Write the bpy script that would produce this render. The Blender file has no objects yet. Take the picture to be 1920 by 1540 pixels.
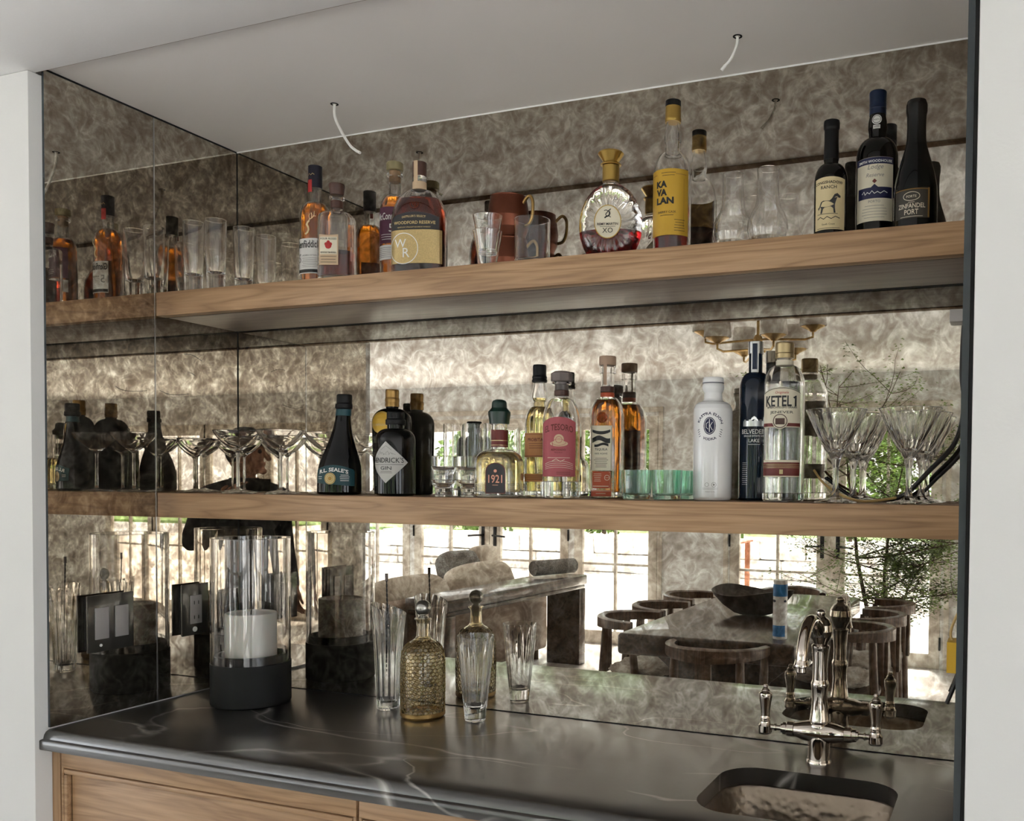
import bpy, bmesh, math, random
from mathutils import Vector, Matrix, noise as mnoise
from mathutils.geometry import tessellate_polygon
random.seed(7)
S = bpy.context.scene
COL = S.collection
PI = math.pi
sin, cos, rad = math.sin, math.cos, math.radians

# ------------------------------------------------------------------ camera
cam_d = bpy.data.cameras.new('camera')
cam = bpy.data.objects.new('camera', cam_d)
COL.objects.link(cam)
cam_d.sensor_width = 36.0
cam_d.lens = 1726.9 / 1920 * 36.0
cam_d.shift_x = (960 - 1224.66) / 1920
cam_d.shift_y = (960.79 - 770) / 1920
cam_d.clip_start = 0.02
cam_d.clip_end = 200
_yaw, _pit, _rol = 0.3676, -0.0298, 0.0093
_fw = Vector((-sin(_yaw) * cos(_pit), cos(_yaw) * cos(_pit), sin(_pit)))
_rt = Vector((cos(_yaw), sin(_yaw), 0))
_up = _rt.cross(_fw)
_r2 = _rt * cos(_rol) + _up * sin(_rol)
_u2 = -_rt * sin(_rol) + _up * cos(_rol)
CAM = Vector((1.7766, -1.7574, 1.410))
m = Matrix.Identity(4)
for i in range(3):
    m[i][0] = _r2[i]; m[i][1] = _u2[i]; m[i][2] = -_fw[i]; m[i][3] = CAM[i]
cam.matrix_world = m
S.camera = cam

# ------------------------------------------------------------------ world, light, exposure
W = bpy.data.worlds.new('overcast_sky'); S.world = W
W.use_nodes = True
wn = W.node_tree.nodes; wl = W.node_tree.links
bg = wn['Background']
wtc = wn.new('ShaderNodeTexCoord'); wsep = wn.new('ShaderNodeSeparateXYZ')
wramp = wn.new('ShaderNodeValToRGB')
wramp.color_ramp.elements[0].position = 0.0; wramp.color_ramp.elements[0].color = (0.93, 0.95, 1.0, 1)
wramp.color_ramp.elements[1].position = 0.7; wramp.color_ramp.elements[1].color = (0.80, 0.90, 1.0, 1)
wl.new(wtc.outputs['Generated'], wsep.inputs[0]); wl.new(wsep.outputs[2], wramp.inputs[0])
wl.new(wramp.outputs[0], bg.inputs['Color'])
bg.inputs['Strength'].default_value = 3.0
sun_d = bpy.data.lights.new('sun', 'SUN'); sun = bpy.data.objects.new('sun', sun_d); COL.objects.link(sun)
sun_d.energy = 12.0; sun_d.angle = rad(12); sun_d.color = (1.0, 0.985, 0.97)
sun.rotation_euler = (rad(30), rad(-8), 0)
S.view_settings.view_transform = 'Standard'
S.view_settings.look = 'None'
S.view_settings.gamma = 1.0
S.view_settings.exposure = 0.92
S.view_settings.use_curve_mapping = False
S.cycles.max_bounces = 40
S.cycles.transmission_bounces = 36
S.cycles.glossy_bounces = 16
S.cycles.diffuse_bounces = 5
S.cycles.transparent_max_bounces = 16
S.cycles.sample_clamp_indirect = 8.0
S.cycles.blur_glossy = 0.5

# ------------------------------------------------------------------ dimensions (metres)
ZC = 0.91              # counter top
AW = 1.7257            # alcove width between the mirrors
AD = 0.512             # front wall plane
MD = 0.4847            # front end of the side mirrors
SD = 0.2344            # shelf depth
ZU_T, ZU_B = ZC + 0.9167, ZC + 0.8646
ZL_T, ZL_B = ZC + 0.4717, ZC + 0.4174
ZA = ZC + 1.3039       # alcove ceiling
ZS = ZA - 0.013        # soffit in front of the alcove
ZR = 2.31              # room ceiling
YW = -5.647            # glazed far wall
RX0, RX1 = -4.7, 8.3   # room sides

# ------------------------------------------------------------------ materials
def nodes(name):
    mt = bpy.data.materials.new(name); mt.use_nodes = True
    return mt, mt.node_tree.nodes, mt.node_tree.links, mt.node_tree.nodes['Principled BSDF']

def ramp(n, stops):
    r = n.new('ShaderNodeValToRGB')
    el = r.color_ramp.elements
    while len(el) < len(stops): el.new(0.5)
    for e, (p, c) in zip(el, stops):
        e.position = p; e.color = (c[0], c[1], c[2], 1)
    return r

def mat(name, col, rough=0.5, metal=0.0, trans=0.0, ior=1.45, coat=0.0, var=0.0, vscale=20.0, bump=0.0, bscale=60.0, spec=0.5, sheen=0.0, sss=0.0):
    mt, n, l, b = nodes(name)
    b.inputs['Base Color'].default_value = (col[0], col[1], col[2], 1)
    b.inputs['Roughness'].default_value = rough
    b.inputs['Metallic'].default_value = metal
    b.inputs['Transmission Weight'].default_value = trans
    b.inputs['IOR'].default_value = ior
    b.inputs['Coat Weight'].default_value = coat
    b.inputs['Specular IOR Level'].default_value = spec
    b.inputs['Sheen Weight'].default_value = sheen
    if sss:
        b.inputs['Subsurface Weight'].default_value = sss
        b.inputs['Subsurface Radius'].default_value = (0.02, 0.012, 0.008)
    if var or bump:
        tc = n.new('ShaderNodeTexCoord')
    if var:
        t = n.new('ShaderNodeTexNoise'); t.inputs['Scale'].default_value = vscale; t.inputs['Detail'].default_value = 4
        l.new(tc.outputs['Object'], t.inputs['Vector'])
        lo = tuple(max(0, c * (1 - var)) for c in col); hi = tuple(min(1, c * (1 + var)) for c in col)
        r = ramp(n, [(0.3, lo), (0.7, hi)])
        l.new(t.outputs['Fac'], r.inputs[0]); l.new(r.outputs[0], b.inputs['Base Color'])
    if bump:
        t2 = n.new('ShaderNodeTexNoise'); t2.inputs['Scale'].default_value = bscale; t2.inputs['Detail'].default_value = 3
        l.new(tc.outputs['Object'], t2.inputs['Vector'])
        bp = n.new('ShaderNodeBump'); bp.inputs['Strength'].default_value = bump; bp.inputs['Distance'].default_value = 0.01
        l.new(t2.outputs['Fac'], bp.inputs['Height']); l.new(bp.outputs[0], b.inputs['Normal'])
    return mt

def wood(name, c0, c1, c2, rough=0.45, axis=0, stretch=14.0, scale=2.2, coat=0.0):
    """straight and cathedral grain running along one axis"""
    mt, n, l, b = nodes(name)
    tc = n.new('ShaderNodeTexCoord'); mp = n.new('ShaderNodeMapping')
    sc = [stretch] * 3; sc[axis] = 1.0
    mp.inputs['Scale'].default_value = sc
    l.new(tc.outputs['Object'], mp.inputs['Vector'])
    n1 = n.new('ShaderNodeTexNoise'); n1.inputs['Scale'].default_value = scale; n1.inputs['Detail'].default_value = 3
    n1.inputs['Distortion'].default_value = 0.6
    l.new(mp.outputs[0], n1.inputs['Vector'])
    mul = n.new('ShaderNodeMath'); mul.operation = 'MULTIPLY'; mul.inputs[1].default_value = 9.0
    l.new(n1.outputs['Fac'], mul.inputs[0])
    fr = n.new('ShaderNodeMath'); fr.operation = 'PINGPONG'; fr.inputs[1].default_value = 1.0
    l.new(mul.outputs[0], fr.inputs[0])
    r1 = ramp(n, [(0.0, c0), (0.45, c1), (1.0, c2)])
    l.new(fr.outputs[0], r1.inputs[0])
    mp2 = n.new('ShaderNodeMapping'); sc2 = [190.0] * 3; sc2[axis] = 4.0
    mp2.inputs['Scale'].default_value = sc2
    l.new(tc.outputs['Object'], mp2.inputs['Vector'])
    n2 = n.new('ShaderNodeTexNoise'); n2.inputs['Scale'].default_value = 1.6; n2.inputs['Detail'].default_value = 2
    l.new(mp2.outputs[0], n2.inputs['Vector'])
    r2 = ramp(n, [(0.3, (0.80, 0.78, 0.76)), (0.62, (1, 1, 1))])
    l.new(n2.outputs['Fac'], r2.inputs[0])
    mx = n.new('ShaderNodeMixRGB'); mx.blend_type = 'MULTIPLY'; mx.inputs[0].default_value = 0.75
    l.new(r1.outputs[0], mx.inputs[1]); l.new(r2.outputs[0], mx.inputs[2])
    l.new(mx.outputs[0], b.inputs['Base Color'])
    b.inputs['Roughness'].default_value = rough
    b.inputs['Coat Weight'].default_value = coat
    bp = n.new('ShaderNodeBump'); bp.inputs['Strength'].default_value = 0.08; bp.inputs['Distance'].default_value = 0.003
    l.new(n2.outputs['Fac'], bp.inputs['Height']); l.new(bp.outputs[0], b.inputs['Normal'])
    return mt

def antique_mirror(name):
    """silvered glass with cloudy, veined oxidation"""
    mt = bpy.data.materials.new(name); mt.use_nodes = True
    n = mt.node_tree.nodes; l = mt.node_tree.links
    n.clear()
    out = n.new('ShaderNodeOutputMaterial')
    tc = n.new('ShaderNodeTexCoord')
    mp = n.new('ShaderNodeMapping'); l.new(tc.outputs['Object'], mp.inputs['Vector'])
    # broad brown clouds
    a = n.new('ShaderNodeTexNoise'); a.inputs['Scale'].default_value = 19.0; a.inputs['Detail'].default_value = 7; a.inputs['Roughness'].default_value = 0.6; a.inputs['Distortion'].default_value = 0.7
    l.new(mp.outputs[0], a.inputs['Vector'])
    # curly veins: ridged, distorted noise
    v = n.new('ShaderNodeTexNoise'); v.inputs['Scale'].default_value = 21.0; v.inputs['Detail'].default_value = 3.0; v.inputs['Roughness'].default_value = 0.55; v.inputs['Distortion'].default_value = 1.1
    l.new(mp.outputs[0], v.inputs['Vector'])
    sb = n.new('ShaderNodeMath'); sb.operation = 'SUBTRACT'; sb.inputs[1].default_value = 0.5; l.new(v.outputs['Fac'], sb.inputs[0])
    ab = n.new('ShaderNodeMath'); ab.operation = 'ABSOLUTE'; l.new(sb.outputs[0], ab.inputs[0])
    rv = ramp(n, [(0.0, (1, 1, 1)), (0.05, (0.55, 0.55, 0.55)), (0.14, (0, 0, 0))])
    l.new(ab.outputs[0], rv.inputs[0])
    # fine mottling
    f = n.new('ShaderNodeTexNoise'); f.inputs['Scale'].default_value = 52.0; f.inputs['Detail'].default_value = 8; f.inputs['Roughness'].default_value = 0.55; f.inputs['Distortion'].default_value = 0.4
    l.new(mp.outputs[0], f.inputs['Vector'])
    ra = ramp(n, [(0.36, (0.0, 0, 0)), (0.66, (1, 1, 1))]); l.new(a.outputs['Fac'], ra.inputs[0])
    rf = ramp(n, [(0.35, (0.0, 0, 0)), (0.7, (1, 1, 1))]); l.new(f.outputs['Fac'], rf.inputs[0])
    m1 = n.new('ShaderNodeMath'); m1.operation = 'MULTIPLY_ADD'; m1.inputs[1].default_value = 0.022; m1.inputs[2].default_value = 0.008
    l.new(ra.outputs[0], m1.inputs[0])
    m2 = n.new('ShaderNodeMath'); m2.operation = 'MULTIPLY_ADD'; m2.inputs[1].default_value = 0.030
    l.new(rv.outputs[0], m2.inputs[0]); l.new(m1.outputs[0], m2.inputs[2])
    m3 = n.new('ShaderNodeMath'); m3.operation = 'MULTIPLY_ADD'; m3.inputs[1].default_value = 0.014
    l.new(rf.outputs[0], m3.inputs[0]); l.new(m2.outputs[0], m3.inputs[2])
    gl = n.new('ShaderNodeBsdfGlossy'); gl.inputs['Roughness'].default_value = 0.0
    cb = n.new('ShaderNodeMath'); cb.operation = 'MULTIPLY_ADD'; cb.inputs[1].default_value = 0.38; l.new(ra.outputs[0], cb.inputs[0])
    cv_ = n.new('ShaderNodeMath'); cv_.operation = 'MULTIPLY'; cv_.inputs[1].default_value = 0.34; l.new(rv.outputs[0], cv_.inputs[0]); l.new(cv_.outputs[0], cb.inputs[2])
    cf = n.new('ShaderNodeMath'); cf.operation = 'MULTIPLY_ADD'; cf.inputs[1].default_value = 0.36; l.new(rf.outputs[0], cf.inputs[0]); l.new(cb.outputs[0], cf.inputs[2])
    tint = ramp(n, [(0.10, (0.27, 0.225, 0.18)), (0.38, (0.38, 0.335, 0.28)), (0.62, (0.52, 0.48, 0.41)), (0.95, (0.78, 0.75, 0.67))])
    l.new(cf.outputs[0], tint.inputs[0]); l.new(tint.outputs[0], gl.inputs['Color'])
    df = n.new('ShaderNodeBsdfDiffuse')
    dc = ramp(n, [(0.0, (0.20, 0.16, 0.12)), (1.0, (0.62, 0.58, 0.49))])
    mad = n.new('ShaderNodeMath'); mad.operation = 'MULTIPLY'; mad.inputs[1].default_value = 14.0; l.new(m3.outputs[0], mad.inputs[0])
    l.new(mad.outputs[0], dc.inputs[0])
    l.new(dc.outputs[0], df.inputs['Color'])
    mx = n.new('ShaderNodeMixShader'); l.new(m3.outputs[0], mx.inputs[0])
    l.new(gl.outputs[0], mx.inputs[1]); l.new(df.outputs[0], mx.inputs[2])
    l.new(mx.outputs[0], out.inputs['Surface'])
    return mt

def pane_glass(name, tint=(0.97, 0.98, 0.98)):
    """single sheet window glass: clear, with Fresnel reflection"""
    mt = bpy.data.materials.new(name); mt.use_nodes = True
    n = mt.node_tree.nodes; l = mt.node_tree.links; n.clear()
    out = n.new('ShaderNodeOutputMaterial')
    tr = n.new('ShaderNodeBsdfTransparent'); tr.inputs[0].default_value = (*tint, 1)
    gl = n.new('ShaderNodeBsdfGlossy'); gl.inputs['Roughness'].default_value = 0.0
    fr = n.new('ShaderNodeFresnel')
    ge = n.new('ShaderNodeNewGeometry')          # the sheet behaves alike from both of its faces
    io = n.new('ShaderNodeMath'); io.operation = 'MULTIPLY_ADD'; io.inputs[1].default_value = 1 / 1.45 - 1.45; io.inputs[2].default_value = 1.45
    l.new(ge.outputs['Backfacing'], io.inputs[0]); l.new(io.outputs[0], fr.inputs['IOR'])
    mx = n.new('ShaderNodeMixShader'); l.new(fr.outputs[0], mx.inputs[0]); l.new(tr.outputs[0], mx.inputs[1]); l.new(gl.outputs[0], mx.inputs[2])
    l.new(mx.outputs[0], out.inputs['Surface'])
    return mt

def stone(name):
    mt, n, l, b = nodes(name)
    tc = n.new('ShaderNodeTexCoord')
    base = n.new('ShaderNodeTexNoise'); base.inputs['Scale'].default_value = 5; base.inputs['Detail'].default_value = 6; base.inputs['Distortion'].default_value = 0.8
    l.new(tc.outputs['Object'], base.inputs['Vector'])
    rb = ramp(n, [(0.3, (0.012, 0.011, 0.010)), (0.7, (0.030, 0.027, 0.023))]); l.new(base.outputs['Fac'], rb.inputs[0])
    def vein(scale, dist, w, rotz):
        mp = n.new('ShaderNodeMapping'); mp.inputs['Rotation'].default_value = (0, 0, rotz); mp.inputs['Scale'].default_value = (1, 2.2, 1)
        l.new(tc.outputs['Object'], mp.inputs['Vector'])
        t = n.new('ShaderNodeTexNoise'); t.inputs['Scale'].default_value = scale; t.inputs['Detail'].default_value = 5; t.inputs['Roughness'].default_value = 0.35; t.inputs['Distortion'].default_value = dist
        l.new(mp.outputs[0], t.inputs['Vector'])
        s = n.new('ShaderNodeMath'); s.operation = 'SUBTRACT'; s.inputs[1].default_value = 0.5; l.new(t.outputs['Fac'], s.inputs[0])
        a = n.new('ShaderNodeMath'); a.operation = 'ABSOLUTE'; l.new(s.outputs[0], a.inputs[0])
        r = ramp(n, [(0.0, (1, 1, 1)), (w, (0.0, 0, 0))]); l.new(a.outputs[0], r.inputs[0])
        return r
    v1 = vein(0.9, 0.35, 0.0050, 0.5); v2 = vein(1.5, 0.25, 0.0022, -0.7)
    msk = n.new('ShaderNodeTexNoise'); msk.inputs['Scale'].default_value = 3.1; l.new(tc.outputs['Object'], msk.inputs['Vector'])
    rm = ramp(n, [(0.42, (0, 0, 0)), (0.58, (0.85, 0.85, 0.85))]); l.new(msk.outputs['Fac'], rm.inputs[0])
    ad = n.new('ShaderNodeMath'); ad.operation = 'MAXIMUM'; l.new(v1.outputs[0], ad.inputs[0]); l.new(v2.outputs[0], ad.inputs[1])
    mu = n.new('ShaderNodeMath'); mu.operation = 'MULTIPLY'; l.new(ad.outputs[0], mu.inputs[0]); l.new(rm.outputs[0], mu.inputs[1])
    mx = n.new('ShaderNodeMixRGB'); l.new(mu.outputs[0], mx.inputs[0]); l.new(rb.outputs[0], mx.inputs[1]); mx.inputs[2].default_value = (0.42, 0.40, 0.37, 1)
    l.new(mx.outputs[0], b.inputs['Base Color'])
    b.inputs['Roughness'].default_value = 0.32
    b.inputs['Specular IOR Level'].default_value = 0.7
    b.inputs['Coat Weight'].default_value = 0.8
    b.inputs['Coat Roughness'].default_value = 0.14
    b.inputs['Coat IOR'].default_value = 1.6
    bp = n.new('ShaderNodeBump'); bp.inputs['Strength'].default_value = 0.05; bp.inputs['Distance'].default_value = 0.002
    n3 = n.new('ShaderNodeTexNoise'); n3.inputs['Scale'].default_value = 35; l.new(tc.outputs['Object'], n3.inputs['Vector'])
    l.new(n3.outputs['Fac'], bp.inputs['Height']); l.new(bp.outputs[0], b.inputs['Normal'])
    return mt

def hammered(name):
    mt, n, l, b = nodes(name)
    tc = n.new('ShaderNodeTexCoord')
    v = n.new('ShaderNodeTexVoronoi'); v.inputs['Scale'].default_value = 85; v.feature = 'SMOOTH_F1'
    l.new(tc.outputs['Object'], v.inputs['Vector'])
    bp = n.new('ShaderNodeBump'); bp.inputs['Strength'].default_value = 0.55; bp.inputs['Distance'].default_value = 0.004
    l.new(v.outputs['Distance'], bp.inputs['Height']); l.new(bp.outputs[0], b.inputs['Normal'])
    b.inputs['Base Color'].default_value = (0.34, 0.28, 0.22, 1); b.inputs['Metallic'].default_value = 0.9; b.inputs['Roughness'].default_value = 0.38
    return mt

M = {}
M['wall'] = mat('painted_plaster', (0.72, 0.715, 0.70), 0.7, var=0.02, vscale=3, bump=0.03, bscale=220)
M['ceil'] = mat('ceiling_paint', (0.92, 0.91, 0.90), 0.75, var=0.015, vscale=2, bump=0.03, bscale=200)
M['alcovepaint'] = mat('alcove_ceiling_paint', (0.84, 0.81, 0.78), 0.8, var=0.015, vscale=2, bump=0.03, bscale=200)  # same white paint as the ceiling, slightly darkened for the dimmer alcove
M['stepbrown'] = wood('brown_step_face', (0.20, 0.12, 0.07), (0.26, 0.165, 0.10), (0.31, 0.2, 0.13), 0.6)
M['oak'] = wood('pale_oak', (0.30, 0.172, 0.088), (0.40, 0.240, 0.126), (0.46, 0.288, 0.160), 0.5)
M['oakv'] = wood('pale_oak_upright', (0.30, 0.172, 0.088), (0.40, 0.240, 0.126), (0.46, 0.288, 0.160), 0.5, axis=2)
M['under'] = wood('grey_stained_veneer', (0.26, 0.21, 0.175), (0.32, 0.26, 0.22), (0.36, 0.30, 0.25), 0.4)
M['walnut'] = wood('dark_walnut', (0.025, 0.013, 0.008), (0.055, 0.030, 0.018), (0.08, 0.044, 0.026), 0.28, axis=1, coat=0.5)
M['walnutz'] = wood('chair_walnut', (0.05, 0.025, 0.013), (0.10, 0.052, 0.028), (0.14, 0.075, 0.042), 0.35, axis=2, coat=0.2)
M['mirror'] = antique_mirror('antique_mirror')
M['glassedge'] = mat('mirror_glass_edge', (0.035, 0.045, 0.05), 0.25, coat=0.2, var=0.1)
M['blackgap'] = mat('black_mastic', (0.006, 0.006, 0.006), 0.8, var=0.1)
M['edgeline'] = mat('white_edge_line', (0.85, 0.85, 0.84), 0.25, var=0.03)
M['stone'] = stone('dark_soapstone')
M['sink'] = hammered('hammered_nickel')
M['nickel'] = mat('polished_nickel', (0.62, 0.56, 0.50), 0.06, 1.0, var=0.03, vscale=8)
M['glass'] = mat('clear_glass', (1.0, 1.0, 1.0), 0.0, 0, 1.0, 1.45, var=0.001)
M['glassthin'] = mat('clear_thin_glass', (1.0, 1.0, 1.0), 0.0, 0, 1.0, 1.38, var=0.001)
M['glassgrn'] = mat('recycled_green_glass', (0.66, 0.86, 0.80), 0.02, 0, 1.0, 1.47, var=0.03)
M['glassgry'] = mat('smoky_brass_glass', (0.80, 0.72, 0.56), 0.02, 0, 1.0, 1.45, var=0.02)
M['glassblue'] = mat('deep_blue_glass', (0.002, 0.011, 0.030), 0.03, 0, 0.3, 1.45, var=0.05)
M['glassblack'] = mat('black_bottle_glass', (0.002, 0.0025, 0.003), 0.03, 0, 0.0, 1.45, spec=0.4, var=0.1)
M['glasswine'] = mat('dark_wine_glass', (0.003, 0.0025, 0.002), 0.03, 0, 0.0, 1.45, spec=0.4, var=0.1)
M['whisky'] = mat('amber_whisky', (0.74, 0.24, 0.018), 0.0, 0, 1.0, 1.36, var=0.02)
M['bourbon'] = mat('dark_bourbon', (0.17, 0.022, 0.006), 0.0, 0, 1.0, 1.36, var=0.02)
M['redbrown'] = mat('mahogany_whisky', (0.26, 0.03, 0.014), 0.0, 0, 1.0, 1.36, var=0.02)
M['cognac'] = mat('red_cognac', (0.36, 0.010, 0.014), 0.0, 0, 1.0, 1.36, var=0.02)
M['reposado'] = mat('pale_gold_spirit', (0.92, 0.80, 0.40), 0.0, 0, 1.0, 1.36, var=0.01)
M['anejo'] = mat('golden_anejo', (0.52, 0.19, 0.02), 0.0, 0, 1.0, 1.36, var=0.02)
M['clearliq'] = mat('clear_spirit', (0.98, 0.99, 1.0), 0.0, 0, 1.0, 1.36, var=0.002)
M['whitecer'] = mat('white_glazed_bottle', (0.80, 0.80, 0.81), 0.12, coat=0.5, var=0.01)
M['black'] = mat('black_plastic', (0.006, 0.006, 0.007), 0.4, spec=0.25, var=0.15)
M['navycap'] = mat('navy_foil', (0.009, 0.009, 0.02), 0.35, 0.2, var=0.1)
M['bluecap'] = mat('blue_foil', (0.003, 0.012, 0.04), 0.35, 0.1, var=0.1)
M['wax'] = mat('black_wax', (0.005, 0.005, 0.005), 0.22, spec=0.4, var=0.1)
M['greenwax'] = mat('green_wax', (0.004, 0.024, 0.017), 0.3, coat=0.1, var=0.1)
M['cork'] = mat('cork', (0.35, 0.22, 0.12), 0.8, var=0.2, vscale=200)
M['khaki'] = mat('olive_stopper', (0.25, 0.21, 0.11), 0.4, var=0.05)
M['browncap'] = mat('brown_wood_stopper', (0.07, 0.03, 0.022), 0.45, var=0.15, vscale=80)
M['taupe'] = mat('taupe_stopper', (0.16, 0.13, 0.12), 0.55, var=0.05)
M['tancap'] = mat('tan_stopper', (0.40, 0.27, 0.19), 0.5, var=0.06)
M['gold'] = mat('gold_foil', (0.50, 0.33, 0.09), 0.28, 0.85, var=0.06)
M['goldlab'] = mat('gold_label', (0.58, 0.35, 0.04), 0.4, 0.25, var=0.04)
M['oldgold'] = mat('bronze_foil', (0.30, 0.18, 0.06), 0.35, 0.8, var=0.1)
M['antgold'] = mat('pale_gold_screwcap', (0.46, 0.36, 0.20), 0.3, 0.7, var=0.05)
M['silver'] = mat('silver_cap', (0.65, 0.66, 0.68), 0.22, 0.9, var=0.04)
M['copper'] = mat('aged_copper', (0.15, 0.048, 0.028), 0.33, 0.85, var=0.15, vscale=25)
M['brass'] = mat('aged_brass', (0.45, 0.29, 0.11), 0.3, 0.9, var=0.1)
M['brassnet'] = mat('brass_net', (0.22, 0.155, 0.06), 0.35, 0.85, var=0.1)
M['pewter'] = mat('pewter_ball', (0.42, 0.41, 0.38), 0.22, 0.95, var=0.05)
M['paper'] = mat('white_label', (0.74, 0.73, 0.71), 0.6, var=0.02)
M['cream'] = mat('cream_label', (0.70, 0.58, 0.34), 0.6, var=0.03)
M['ivory'] = mat('ivory_label', (0.72, 0.66, 0.52), 0.6, var=0.03)
M['greypaper'] = mat('silver_grey_label', (0.46, 0.45, 0.43), 0.5, var=0.03)
M['tanlab'] = mat('tan_label', (0.55, 0.40, 0.26), 0.6, var=0.03)
M['peach'] = mat('peach_label', (0.58, 0.27, 0.11), 0.6, var=0.03)
M['pink'] = mat('pink_label', (0.38, 0.085, 0.10), 0.6, var=0.03)
M['purple'] = mat('purple_label', (0.085, 0.02, 0.05), 0.5, var=0.04)
M['navy'] = mat('navy_print', (0.012, 0.014, 0.06), 0.5, var=0.04)
M['ink'] = mat('black_print', (0.012, 0.012, 0.013), 0.5, var=0.04)
M['slate'] = mat('slate_label', (0.03, 0.028, 0.032), 0.5, var=0.04)
M['teal'] = mat('teal_label', (0.005, 0.05, 0.065), 0.45, var=0.05)
M['maroon'] = mat('maroon_label', (0.13, 0.018, 0.015), 0.5, var=0.04)
M['orange'] = mat('red_orange_label', (0.42, 0.07, 0.025), 0.5, var=0.03)
M['redprint'] = mat('red_print', (0.45, 0.03, 0.03), 0.5, var=0.03)
M['whiteprint'] = mat('white_print', (0.8, 0.8, 0.78), 0.5, var=0.01)
M['coralprint'] = mat('coral_print', (0.75, 0.36, 0.25), 0.5, var=0.01)
M['goldprint'] = mat('gold_print', (0.62, 0.47, 0.22), 0.4, 0.3, var=0.02)
M['greyprint'] = mat('grey_print', (0.25, 0.24, 0.23), 0.5, var=0.02)
M['champagne'] = mat('champagne_gold_label', (0.55, 0.41, 0.19), 0.3, 0.55, var=0.12, vscale=400)
M['darkzin'] = mat('charcoal_label', (0.045, 0.038, 0.03), 0.5, var=0.1)
M['concrete'] = mat('charcoal_concrete', (0.012, 0.0125, 0.013), 0.6, spec=0.3, var=0.15, vscale=18, bump=0.05)
M['candle'] = mat('ivory_wax', (0.80, 0.77, 0.70), 0.5, sss=0.2, var=0.02)
M['wick'] = mat('burnt_wick', (0.02, 0.02, 0.02), 0.9, var=0.1)
M['plate'] = mat('smoky_acrylic_plate', (0.10, 0.095, 0.085), 0.12, 0.6, coat=0.3, var=0.05)
M['switch'] = mat('grey_rocker', (0.34, 0.32, 0.31), 0.35, var=0.02)
M['cable'] = mat('black_cable', (0.010, 0.009, 0.009), 0.45, var=0.1)
M['wirew'] = mat('white_cable', (0.80, 0.79, 0.76), 0.4, var=0.02)
M['wirey'] = mat('tan_wire', (0.55, 0.38, 0.15), 0.4, var=0.05)
M['yellow'] = mat('yellow_plastic', (0.75, 0.45, 0.03), 0.4, var=0.05)
M['floor'] = mat('pale_limestone_floor', (0.72, 0.70, 0.69), 0.3, var=0.08, vscale=5, bump=0.04, bscale=40)
M['door'] = mat('taupe_painted_wood', (0.62, 0.57, 0.50), 0.45, var=0.04, vscale=6)
M['pane'] = pane_glass('window_glass')
M['iron'] = mat('black_iron', (0.010, 0.010, 0.012), 0.45, 0.3, var=0.1)
M['linen'] = mat('oatmeal_linen', (0.58, 0.51, 0.43), 0.9, var=0.08, vscale=60, bump=0.2, bscale=300, sheen=0.2)
M['suede'] = mat('brown_suede', (0.27, 0.20, 0.15), 0.9, var=0.15, vscale=7, sheen=0.2)
M['fuzzy'] = mat('grey_boucle', (0.22, 0.21, 0.20), 0.95, var=0.5, vscale=90, bump=0.6, bscale=180, sheen=0.3)
M['fleece'] = mat('cream_sheepskin', (0.68, 0.63, 0.56), 0.95, var=0.2, vscale=16, bump=0.8, bscale=90, sheen=0.4)
M['fleeceg'] = mat('grey_sheepskin', (0.58, 0.55, 0.52), 0.95, var=0.45, vscale=9, bump=0.8, bscale=90, sheen=0.4)
M['bowl'] = mat('charred_wood', (0.035, 0.022, 0.016), 0.45, var=0.4, vscale=14, bump=0.3, bscale=30)
M['canwhite'] = mat('white_tin', (0.78, 0.78, 0.78), 0.3, 0.1, var=0.01)
M['canblue'] = mat('blue_tin_print', (0.03, 0.22, 0.55), 0.35, var=0.1)
M['shade'] = mat('frosted_shade', (0.86, 0.83, 0.78), 0.35, 0, 0.55, 1.3, var=0.02)
M['bark'] = mat('brown_bark', (0.13, 0.085, 0.06), 0.8, var=0.3, vscale=40)
M['leaf'] = mat('small_green_leaf', (0.20, 0.30, 0.06), 0.5, var=0.45, vscale=6)
M['pot'] = mat('zinc_pot', (0.20, 0.21, 0.21), 0.5, 0.4, var=0.15)
M['patio'] = mat('pale_patio_stone', (0.70, 0.65, 0.60), 0.8, var=0.12, vscale=2.2, bump=0.1, bscale=8)
M['rubble'] = mat('rubble_stone', (0.84, 0.81, 0.77), 0.85, var=0.1, vscale=5, bump=0.3, bscale=12)
M['hedge'] = mat('garden_leaf', (0.16, 0.27, 0.05), 0.6, var=0.45, vscale=5)
M['cedar'] = mat('red_cedar', (0.36, 0.15, 0.08), 0.6, var=0.2, vscale=12)
M['redcloth'] = mat('faded_red_cloth', (0.55, 0.10, 0.09), 0.85, var=0.1)
M['navycloth'] = mat('navy_jacket', (0.018, 0.022, 0.035), 0.85, var=0.2, vscale=30, sheen=0.2)
M['denim'] = mat('dark_denim', (0.03, 0.04, 0.065), 0.85, var=0.25, vscale=60)
M['skin'] = mat('skin', (0.52, 0.28, 0.20), 0.5, var=0.06, vscale=20)
M['beard'] = mat('dark_hair', (0.05, 0.035, 0.028), 0.7, var=0.2, vscale=60)
M['shoe'] = mat('brown_leather', (0.06, 0.035, 0.022), 0.4, var=0.1)

# ------------------------------------------------------------------ mesh helpers
def add(*parts):
    V, F = [], []
    for v, f in parts:
        o = len(V); V += v; F += [tuple(i + o for i in q) for q in f]
    return V, F

def xf(vf, loc=(0, 0, 0), rot=(0, 0, 0), sc=(1, 1, 1)):
    from mathutils import Euler
    R = Euler(rot).to_matrix()
    v, f = vf
    return [tuple(R @ Vector((p[0] * sc[0], p[1] * sc[1], p[2] * sc[2])) + Vector(loc)) for p in v], f

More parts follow.
